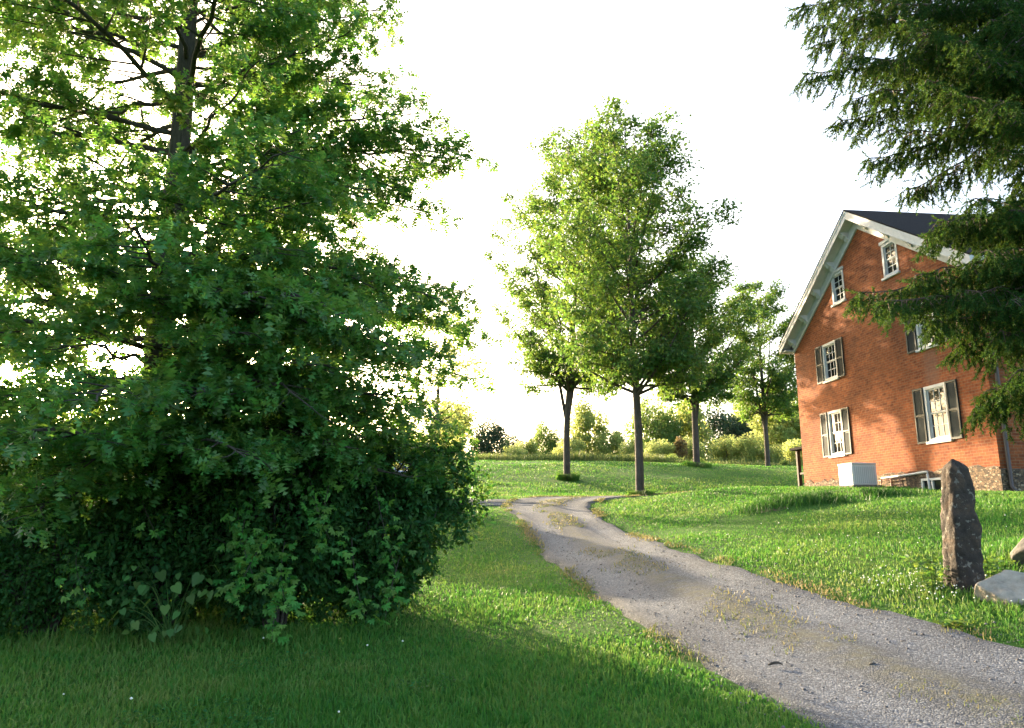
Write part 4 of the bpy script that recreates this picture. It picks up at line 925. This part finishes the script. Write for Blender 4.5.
def menhir():
    p = at(965, 586, 8.7); z0 = gz(p[0], p[1])
    rows = 60; S = 36; V = []
    for i in range(rows + 1):
        t = i / rows; z = -.25 + t * 1.70
        wx = np.interp(z, [-.25, .0, .55, .80, .86, 1.2, 1.34, 1.41, 1.45], [.185,.18,.172,.168,.150,.138,.115,.06,.012]); wy = wx * np.interp(z, [0, 1.2, 1.45], [.95, .9, .9])
        cx = np.interp(z, [-.25, 0, .8, .86, 1.2, 1.45], [.0, .0, .03, .03, .045, .03]) 
        for j in range(S):
            a = j / S * 2 * math.pi
            # squared, chipped section with flat faces
            c, s_ = math.cos(a - .06), math.sin(a - .06); q = (abs(c) ** 6 + abs(s_) ** 6) ** (-1/6)
            x_, y_ = q * c, q * s_; ca, sa = math.cos(.06), math.sin(.06)
            V.append((cx + wx * (x_*ca - y_*sa) * .93, wy * (x_*sa + y_*ca) * .93, z))
    V.append((-.08, 0, 1.455)); V = np.array(V)
    n = unit(V * np.array([1, 1, 0]) + 1e-6)
    a = np.arctan2(V[:, 1], V[:, 0])
    V += n * (.010 * sines(V[:, 2]*5 + np.cos(a)*3, np.sin(a)*4 + V[:, 2]*2, 41, 12, .7, 4) + .007 * sines(V[:, 2]*22 + np.cos(a)*6, np.sin(a)*9, 42, 12, .7, 3))[:, None]
    Fc = []
    for i in range(rows):
        for j in range(S):
            a_, b_ = i*S + j, i*S + (j+1) % S; Fc += [(a_, b_, b_+S), (a_, b_+S, a_+S)]
    for j in range(S): Fc.append((rows*S + j, rows*S + (j+1) % S, len(V)-1))
    o = from_tris('standing_stone', V, np.array(Fc), M['menhir'], None, False); o.location = (p[0], p[1], z0)
    o.rotation_euler = (0, 0, 0)
    tag(o, 'tall dark weathered stone post standing upright beside the drive', 'stone post')
menhir()
def weed(px, py, Y, n, hgt, label, seed):
    r = np.random.default_rng(seed); p = at(px, py, Y); root, z0 = tree_root('weed_clump', p[0], p[1], label, 'weeds')
    W = TR(); pos = []; ax = []
    for k in range(n):
        a = r.random() * 6.283; e = np.array([math.cos(a)*r.random()*.3, math.sin(a)*r.random()*.2, hgt * r.uniform(.5, 1)])
        Q = bez(np.array([e[0]*.4, e[1]*.4, -.03]), e * np.array([.6,.6,.7]), e, 6); W.tube(Q, np.linspace(.004, .002, 6), 3)
        for i in range(1, 6):
            for s in (0, 1): pos.append(Q[i]); ax.append([r.normal(), r.normal(), r.uniform(-.2, .5)])
    W.build('stem', M['heartleaf'], root); m = len(pos)
    V, Fc = leaves(OVAL_V, OVAL_F, np.array(pos), np.array(ax), r.normal(0, .4, (m, 3)) + np.array([0, 0, 1]), r.uniform(.05, .10, m)); from_tris('leaves', V, Fc, M['heartleaf'], root)
weed(932, 570, 8.75, 16, .38, 'leafy weeds growing against the left side of the standing stone', 1)
weed(990, 572, 8.9, 14, .30, 'leafy weeds between the standing stone and the boulder', 2)
weed(957, 628, 7.55, 8, .10, 'low green weeds on the right verge of the drive', 3)

# ------------------------------------------------------------------ house (local x into the house, y along the gable wall away from the viewer)
def house():
    W_, D_, EAVE, APEX = 10.1, 12.5, 6.0, 9.25
    zb = 2.05
    root = tag(empty('brick_house', (HOUSE_A[0], HOUSE_A[1], zb), math.atan2(.09887, .9951)), 'old red brick house with white cornice and shuttered windows on the rise at right', 'house')
    T0 = .05  # local z shift: earlier measurements are from z = 2.1
    wins = [(1.63,2.58,1.5,3.08),(7.05,8.0,1.5,3.08),(1.75,2.60,4.2,5.55),(7.05,7.98,4.2,5.55),(3.1,3.87,6.8,7.9),(6.17,6.97,6.8,7.9)]
    wins = [(a, b, c + T0, d + T0) for a, b, c, d in wins]
    fwins = [(1.9,2.9,1.6,3.2),(1.9,2.9,4.3,5.7),(5.7,6.7,1.6,3.2),(5.7,6.7,4.3,5.7),(9.4,10.4,1.6,3.2),(9.4,10.4,4.3,5.7)]
    mb = MB()
    def clip(poly, f):
        res = []
        for i in range(len(poly)):
            a, b = poly[i], poly[(i+1) % len(poly)]; fa, fb = f(a), f(b)
            if fa >= 0: res.append(a)
            if (fa >= 0) != (fb >= 0):
                t = fa / (fa - fb); res.append((a[0] + (b[0]-a[0])*t, a[1] + (b[1]-a[1])*t))
        return res
    sl = (APEX - EAVE) / (W_ / 2)
    def wall(openings, span, top, gable, place, depth_dir):
        us = sorted({0, span} | {o[0] for o in openings} | {o[1] for o in openings}); zs = sorted({-.4, top} | {o[2] for o in openings} | {o[3] for o in openings})
        for i in range(len(us)-1):
            for j in range(len(zs)-1):
                c = ((us[i]+us[i+1])/2, (zs[j]+zs[j+1])/2)
                if any(o[0] < c[0] < o[1] and o[2] < c[1] < o[3] for o in openings): continue
                q = [(us[i],zs[j]),(us[i+1],zs[j]),(us[i+1],zs[j+1]),(us[i],zs[j+1])]
                if gable:
                    q = clip(q, lambda p: EAVE + sl*p[0] - p[1])
                    if q: q = clip(q, lambda p: EAVE + sl*(W_ - p[0]) - p[1])
                if len(q) >= 3: mb.poly([place(u, z, 0) for u, z in q], q)
        for a, b, c, d in openings:
            for (u0,z0,u1,z1) in ((a,c,b,c),(b,c,b,d),(b,d,a,d),(a,d,a,c)):
                mb.poly([place(u0,z0,0), place(u1,z1,0), place(u1,z1,.12), place(u0,z0,.12)], [(u0,z0),(u1,z1),(u1+.12,z1),(u0+.12,z0)])
    gp = lambda u, z, d: (d, u, z)
    fp = lambda u, z, d: (u, d, z)
    wall(wins, W_, APEX, True, gp, 0); wall(fwins, D_, EAVE, False, fp, 0)
    mb.poly([(0,W_,-.4),(D_,W_,-.4),(D_,W_,EAVE),(0,W_,EAVE)], [(0,0),(D_,0),(D_,EAVE),(0,EAVE)])
    mb.poly([(D_,0,-.4),(D_,W_,-.4),(D_,W_,EAVE),(D_,W_/2,APEX),(D_,0,EAVE)], [(0,0),(W_,0),(W_,EAVE),(W_/2,APEX),(0,EAVE)])
    mb.build('wall', M['brick'], root)
    # foundation: a slightly proud rubble course of uneven height
    r = random.Random(4); fb = MB(); nseg = 40
    tops = [.62 + .16*r.random() + (.12 if k < 3 else 0) * r.random() for k in range(nseg + 1)]
    for k in range(nseg):
        u0, u1 = W_*k/nseg, W_*(k+1)/nseg; d = -.035
        fb.poly([(d,u0,-.4),(d,u1,-.4),(d,u1,tops[k+1]),(d,u0,tops[k])], [(u0,-.4),(u1,-.4),(u1,tops[k+1]),(u0,tops[k])])
        fb.poly([(d,u0,tops[k]),(d,u1,tops[k+1]),(0.01,u1,tops[k+1]+.03),(0.01,u0,tops[k]+.03)], [(u0,0),(u1,0),(u1,.1),(u0,.1)])
    fb.poly([(-.035,-.035,-.4),(D_,-.035,-.4),(D_,-.035,.62),(-.035,-.035,.62)], [(0,-.4),(D_,-.4),(D_,.62),(0,.62)])
    fb.poly([(-.035,-.035,.62),(D_,-.035,.62),(D_,0.01,.65),(-.035,.01,.65)], [(0,0),(D_,0),(D_,.1),(0,.1)])
    fb.poly([(-.035,-.035,-.4),(-.035,-.035,.62),(-.035,.01,.62),(-.035,.01,-.4)], [(0,-.4),(0,.62),(.05,.62),(.05,-.4)])
    fb.build('foundation', M['rubble'], root)
    # windows
    def window(a, b, c, d, P, attic=False, seed=0):
        fr = MB(); t = .09
        for lo, hi in (((a,c),(a+t,d)),((b-t,c),(b,d)),((a+t,d-t),(b-t,d)),((a+t,c),(b-t,c+t*.8))):
            fr.box((lo[0], -.015, lo[1]), (hi[0], .09, hi[1]), P)
        wf = fr.build('window', M['white'], root)
        s = MB(); m0, m1 = a+t, b-t; z0, z1 = c+t*.8, d-t; zm = (z0+z1)/2; sw = .04
        for (q0, q1, dep) in ((z0, zm+.02, .055), (zm-.02+.021, z1, .035)):
            s.box((m0, dep, q0), (m0+sw, dep+.03, q1), P); s.box((m1-sw, dep, q0), (m1, dep+.03, q1), P)
            s.box((m0+sw, dep, q0), (m1-sw, dep+.03, q0+sw), P); s.box((m0+sw, dep, q1-sw), (m1-sw, dep+.03, q1), P)
            nc = 2 if attic else 3; iw = (m1 - m0 - 2*sw)
            for k in range(1, nc): s.box((m0+sw+iw*k/nc-.011, dep+.004, q0+sw), (m0+sw+iw*k/nc+.011, dep+.026, q1-sw), P)
            s.box((m0+sw, dep+.005, (q0+q1)/2-.011), (m1-sw, dep+.025, (q0+q1)/2+.011), P)
        s.build('sash', M['white'], wf)
        g = MB(); rr = random.Random(seed)
        e = rr.uniform(-.004, .004); g.poly([P(np.array(q)) for q in ((m0,.072+e,z0),(m1,.072-e,z0),(m1,.072-e,zm),(m0,.072+e,zm))])
        e = rr.uniform(-.004, .004); g.poly([P(np.array(q)) for q in ((m0,.052+e,zm),(m1,.052-e,zm),(m1,.052-e,z1),(m0,.052+e,z1))])
        g.build('pane', M['glass'], wf)
        sb = MB(); sb.box((a-.06, -.07, c-.075), (b+.06, .06, c), P); sb.build('sill', M['white'], wf, .006)
        if attic:
            hb = MB(); hb.box((a-.05, -.05, d), (b+.05, .0, d+.10), P); hb.build('head_trim', M['white'], wf, .004)
    def shutter(a, b, c, d, P, name='shutter'):
        s = MB(); f = .055; y0, y1 = -.05, -.012
        zmid = (c+d)/2
        for lo, hi in (((a,c),(a+f,d)),((b-f,c),(b,d)),((a+f,d-f),(b-f,d)),((a+f,c),(b-f,c+f)),((a+f,zmid-f/2),(b-f,zmid+f/2))):
            s.box((lo[0], y0, lo[1]), (hi[0], y1, hi[1]), P)
        z = c + f + .02
        while z < d - f - .02:
            if abs(z - zmid) > f:
                s.poly([P(np.array(q)) for q in ((a+f,-.042,z-.014),(b-f,-.042,z-.014),(b-f,-.02,z+.018),(a+f,-.02,z+.018))])
            z += .036
        s.poly([P(np.array(q)) for q in ((a+f,-.016,c+f),(b-f,-.016,c+f),(b-f,-.016,d-f),(a+f,-.016,d-f))])
        s.build(name, M['shutter'], root)
    GP = lambda q: (q[1], q[0], q[2])
    FP = lambda q: (q[0], q[1], q[2])
    for k, (a, b, c, d) in enumerate(wins):
        window(a, b, c, d, GP, k > 3, k)
        if k < 4:
            shutter(a - .47, a - .02, c - .03, d + .0, GP); shutter(b + .02, b + .47, c - .03, d + .0, GP)
    for k, (a, b, c, d) in enumerate(fwins):
        window(a, b, c, d, FP, False, 20 + k); shutter(a - .5, a - .02, c, d, FP); shutter(b + .02, b + .5, c, d, FP)
    # roof
    OV, EO, TH = .42, .42, .14
    zr = APEX + .42; z_e = zr - sl * (W_/2 + EO)
    rf = MB()
    for s in (-1, 1):
        y1 = W_/2 + s * (W_/2 + EO)
        q = [(-OV-.03, W_/2, zr), (D_+OV, W_/2, zr), (D_+OV, y1, z_e), (-OV-.03, y1, z_e)]
        rf.poly(q, [(0,0),(D_,0),(D_,6),(0,6)]); rf.poly([(x, y, z - .05) for x, y, z in reversed(q)])
        rf.poly([q[3], q[2], (q[2][0], q[2][1], q[2][2]-.05), (q[3][0], q[3][1], q[3][2]-.05)])
        rf.poly([q[0], q[3], (q[3][0], q[3][1], q[3][2]-.05), (q[0][0], q[0][1], q[0][2]-.05)])
    rf.build('roof', M['shingle'], root)
    # raking cornice: fascia, soffit, frieze, brackets
    cb = MB()
    def rake_box(x0, x1, s, top, bot, ue=EO, us=0.0):
        """bar following the slope on side s between roof plane - top and roof plane - bot"""
        ya, yb = W_/2, W_/2 + s * (W_/2 + ue)
        za, zb2 = zr - .05, zr - .05 - sl * (W_/2 + ue)
        A = [(x0,ya,za-top),(x1,ya,za-top),(x1,ya,za-bot),(x0,ya,za-bot)]; B = [(x0,yb,zb2-top),(x1,yb,zb2-top),(x1,yb,zb2-bot),(x0,yb,zb2-bot)]
        for i in range(4): cb.poly([A[i], A[(i+1)%4], B[(i+1)%4], B[i]])
        cb.poly(B); cb.poly(A[::-1])
    for s in (-1, 1):
        rake_box(-OV, -OV+.05, s, .002, .30); rake_box(-OV-.02, -OV, s, .002, .11)     # fascia and its crown strip
        rake_box(-OV+.05, -.055, s, .22, .26)                                           # soffit
        rake_box(-.055, -.004, s, .002, .62, -.02)                                      # frieze board on the wall
    cb.build('cornice', M['white'], root)
    for s, y in ((-1, -EO), (1, W_+EO)):
        eb = MB(); ya, yb = (y, y+.05) if s < 0 else (y-.05, y)
        eb.box((-OV+.055, ya, z_e-.33), (D_+OV-.06, yb, z_e-.055)); ya2, yb2 = (y+.05, -.004) if s < 0 else (W_+.004, y-.05)
        eb.box((-OV+.055, ya2, z_e-.31), (D_+OV-.06, yb2, z_e-.27))
        ya3, yb3 = (-.05, -.004) if s < 0 else (W_+.004, W_+.05); eb.box((-.004, ya3, EAVE-.62), (D_, yb3, z_e-.315))
        eb.build('eaves_box', M['white'], root)
    for s in (-1, 1):
        for k in range(5):
            dist = .55 + k * 1.08
            yc = W_/2 + s * dist; zc = zr - .05 - sl * dist - .262
            b = MB(); prof = [(-.056,0),(-OV+.06,0),(-OV+.06,-.05),(-.30,-.07),(-.24,-.13),(-.16,-.15),(-.12,-.22),(-.056,-.27)]
            hw = .07
            lift = [sl*hw, -sl*hw]
            L_ = [(x, yc-hw*1, zc + z + (sl*hw*s)) for x, z in prof]; R_ = [(x, yc+hw, zc + z - (sl*hw*s)) for x, z in prof]
            b.poly(L_); b.poly(R_[::-1])
            for i in range(len(prof)): b.poly([L_[i], R_[i], R_[(i+1)%len(prof)], L_[(i+1)%len(prof)]])
            b.build('cornice_bracket', M['white'], root)
    # downpipe on the front wall beside the corner
    V, Fc = tube([(.16,-.28,5.9),(.16,-.12,5.5),(.16,-.10,5.2),(.16,-.10,2.6),(.16,-.10,.2),(.16,-.28,.02)], [.05]*6, 10)
    from_tris('downpipe', V, Fc, M['iron'], root, True)
    # basement window in a light well frame and utility piping on the gable wall
    bw = MB(); 
    for lo, hi in (((2.05,.03),(3.0,.10)),((2.05,.46),(3.0,.52)),((2.05,.10),(2.12,.46)),((2.93,.10),(3.0,.46)),((2.49,.10),(2.55,.46))): bw.box((lo[0],-.10,lo[1]),(hi[0],-.04,hi[1]), GP)
    bf = bw.build('basement_window', M['white'], root); g = MB(); g.poly([(-.05,2.12,.10),(-.05,2.93,.10),(-.05,2.93,.46),(-.05,2.12,.46)]); g.build('pane', M['glass'], bf)
    pt = TR(); pt.tube(resample([(-.10,4.9,.62),(-.10,3.6,.66),(-.10,2.75,.70),(-.10,2.68,.64),(-.10,2.64,.2),(-.10,2.64,-.2)], .12), np.full(len(resample([(-.10,4.9,.62),(-.10,3.6,.66),(-.10,2.75,.70),(-.10,2.68,.64),(-.10,2.64,.2),(-.10,2.64,-.2)], .12)), .035), 8)
    pt.build('drain_pipe', M['white'], root)
    # sill timber and bare patches: a rusty pipe frame beside the condenser
    cp = TR()
    for zz in (.16, .36, .54): cp.tube([(-.16,4.95,zz),(-.16,3.75,zz+.03)], [.022,.022], 6)
    for yy in (4.8, 4.3, 3.85): cp.tube([(-.19,yy,-.1),(-.19,yy,.60)], [.02,.02], 6)
    cp.build('pipe_rack', M['copper'], root)
    # back porch past the far corner
    pz = .35
    pm = MB(); pm.box((.80, W_+.05, -.2), (4.2, W_+2.2, pz)); po = pm.build('porch', M['wood'], root)
    q = MB(); q.box((.62, W_+.05, 2.1), (4.4, W_+2.3, 2.2)); q.build('roof', M['shingle'], po, .01)
    for xx, yy in ((.88, W_+2.1), (4.1, W_+2.1), (.88, W_+1.0)):
        q = MB(); q.box((xx-.07, yy-.07, pz), (xx+.07, yy+.07, 2.1)); q.build('post', M['wood'], po, .008)
    q = MB(); q.box((.84, W_+.1, pz+.75), (.92, W_+.92, pz+.83)); q.box((.84, W_+1.08, pz+.75), (.92, W_+2.02, pz+.83)); q.build('rail', M['wood'], po)
house()

def condenser():
    u, off = 4.72, 1.0
    p = HOUSE_A + HU * u - HV * off; z = gz(*p)
    root = tag(empty('air_conditioner', (p[0], p[1], z), math.atan2(.09887, .9951)), 'white square air conditioner unit on the grass against the brick gable wall', 'air conditioner')
    b = MB(); b.box((-.40,-.40,.06),(.40,.40,.68)); b.build('cabinet', M['acwhite'], root, .025)
    t = MB(); t.box((-.42,-.42,.682),(.42,.42,.73)); top = t.build('lid', M['acwhite'], root, .02)
    V, Fc = tube([(0,0,.725),(0,0,.75)], [.3,.3], 24); from_tris('fan_guard', V, Fc, M['acgrille'], top)
    for nm, P in (('side_grille', lambda q: (-.403 - q[1], q[0], q[2])), ('side_grille', lambda q: (q[0], -.403 - q[1], q[2]))):
        g = MB()
        for k in range(11): x0 = -.33 + k * .062; g.box((x0, 0, .12), (x0+.03, .008, .62), P)
        g.build(nm, M['acgrille'], root)
    pd = MB(); pd.box((-.47,-.47,-.1),(.47,.47,.058)); pd.build('pad', M['boulder'], root, .01)
condenser()

# ------------------------------------------------------------------ car behind the thicket
def car():
    x, y = -5.2, 24.4; z = gz(x, y) + .05
    root = tag(empty('parked_car', (x, y, z), R(168)), 'pale silver car parked behind the thicket, only a corner glinting through', 'car')
    paint = plain('car_paint', (.55,.60,.66), .25, spec=.6); tyre = plain('tyre_rubber', (.02,.02,.02), .8); rim = plain('wheel_rim', (.5,.5,.5), .3, metal=.8)
    secs = [(-2.15,.62,.30,.78),(-2.05,.80,.25,.92),(-1.2,.88,.22,.98),(0,.90,.22,1.0),(1.0,.89,.22,.96),(1.8,.84,.24,.84),(2.1,.70,.30,.70),(2.2,.60,.38,.6)]
    V = []; Fc = []
    for X, w, zb, zt in secs:
        for (a, c) in ((-w*.92,zb),(-w,zb+.12),(-w,zt-.14),(-w*.93,zt-.03),(-w*.6,zt),(w*.6,zt),(w*.93,zt-.03),(w,zt-.14),(w,zb+.12),(w*.92,zb)): V.append((X, a, c))
    for i in range(len(secs)-1):
        for j in range(10): a, b = i*10+j, i*10+(j+1)%10; Fc += [(a,b,b+10),(a,b+10,a+10)]
    for o_, fl in ((0, 1), (70, 0)):
        for j in range(1, 9): Fc.append((o_, o_+j, o_+j+1) if fl else (o_, o_+j+1, o_+j))
    from_tris('body', V, np.array(Fc), paint, root, True)
    cab = [(-1.75,.74,.95),(-1.15,.62,1.43),(.1,.62,1.47),(.95,.74,.97)]
    V = []; 
    for X, w, zt in cab: V += [(X,-w,zt),(X,w,zt)]
    b = [(-1.75,.74,.93),(.95,.74,.93)]
    g = MB()
    roof = MB(); roof.poly([V[2],V[4],V[5],V[3]]); roof.poly([(x_,y_,z_-.03) for x_,y_,z_ in (V[3],V[5],V[4],V[2])]); roof.build('roof', paint, root)
    g.poly([V[4],V[6],V[7],V[5]]); g.build('windscreen', M['glass'], root)
    g = MB(); g.poly([V[0],V[2],V[3],V[1]]); g.build('rear_window', M['glass'], root)
    for s in (0, 1):
        sg = MB(); sg.poly([V[0+s],V[6+s],V[4+s],V[2+s]]); sg.build('side_window', M['glass'], root)
        pl = TR(); 
        for a_, b_ in ((0,2),(4,6),(2,4)): pl.tube([V[a_+s], V[b_+s]], [.035,.035], 6)
        pl.tube([(-.35,V[4+s][1]*1.0,1.46),(-.35,(.73 if s else -.73),.95)], [.03,.03], 6); pl.build('pillar', paint, root)
    for X in (-1.35, 1.35):
        for s in (-1, 1):
            t, f = tube([(X,s*.66,.32),(X,s*.68,.32),(X,s*.86,.32),(X,s*.88,.32)], [.28,.32,.32,.27], 24); w = from_tris('wheel', t, f, tyre, root, True)
            t, f = tube([(X,s*.87,.32),(X,s*.895,.32)], [.2,.19], 18); from_tris('rim', t, f, rim, w, True)
    for s in (-1, 1):
        h = MB(); h.box((2.02, s*.55-.14, .58), (2.17, s*.55+.14, .70)); h.build('headlight', M['acwhite'], root, .02)
car()

# ------------------------------------------------------------------ light, camera
w = bpy.data.worlds.new('World'); SC.world = w; w.use_nodes = True
nt = w.node_tree; nt.nodes.clear()
sky = nt.nodes.new('ShaderNodeTexSky'); sky.sky_type = 'NISHITA'; sky.sun_disc = False; sky.sun_elevation = SUN_EL; sky.sun_rotation = SUN_AZ
sky.air_density = .8; sky.dust_density = 4.5; sky.ozone_density = .4
bg = nt.nodes.new('ShaderNodeBackground'); bg.inputs['Strength'].default_value = .15
wo = nt.nodes.new('ShaderNodeOutputWorld'); nt.links.new(sky.outputs[0], bg.inputs[0]); nt.links.new(bg.outputs[0], wo.inputs[0])
ld = bpy.data.lights.new('sun', 'SUN'); ld.energy = 3.3; ld.angle = R(.6); ld.color = (1, .78, .50)
lo = bpy.data.objects.new('sun', ld); COL.objects.link(lo)
from mathutils import Vector
S = Vector((math.sin(SUN_AZ)*math.cos(SUN_EL), math.cos(SUN_AZ)*math.cos(SUN_EL), math.sin(SUN_EL)))
lo.rotation_euler = (-S).to_track_quat('-Z', 'Y').to_euler()
lo.location = (-20, 40, 30)
cd = bpy.data.cameras.new('camera'); cd.sensor_width = 36; cd.lens = 36 * F / 1024; cd.clip_end = 6000; cd.clip_start = .05
co = bpy.data.objects.new('camera', cd); COL.objects.link(co); co.location = (0, 0, EYE); co.rotation_euler = (math.pi/2 + PITCH, 0, 0)
SC.camera = co
SC.view_settings.view_transform = 'Standard'; SC.view_settings.look = 'None'; SC.view_settings.gamma = 1; SC.view_settings.use_curve_mapping = False
SC.view_settings.exposure = 2.75
SC.render.engine = 'CYCLES'
cy_ = SC.cycles
cy_.max_bounces = 8; cy_.diffuse_bounces = 4; cy_.glossy_bounces = 2; cy_.transmission_bounces = 4; cy_.transparent_max_bounces = 4
cy_.sample_clamp_indirect = 6; cy_.use_denoising = True
cy_.caustics_reflective = False; cy_.caustics_refractive = False
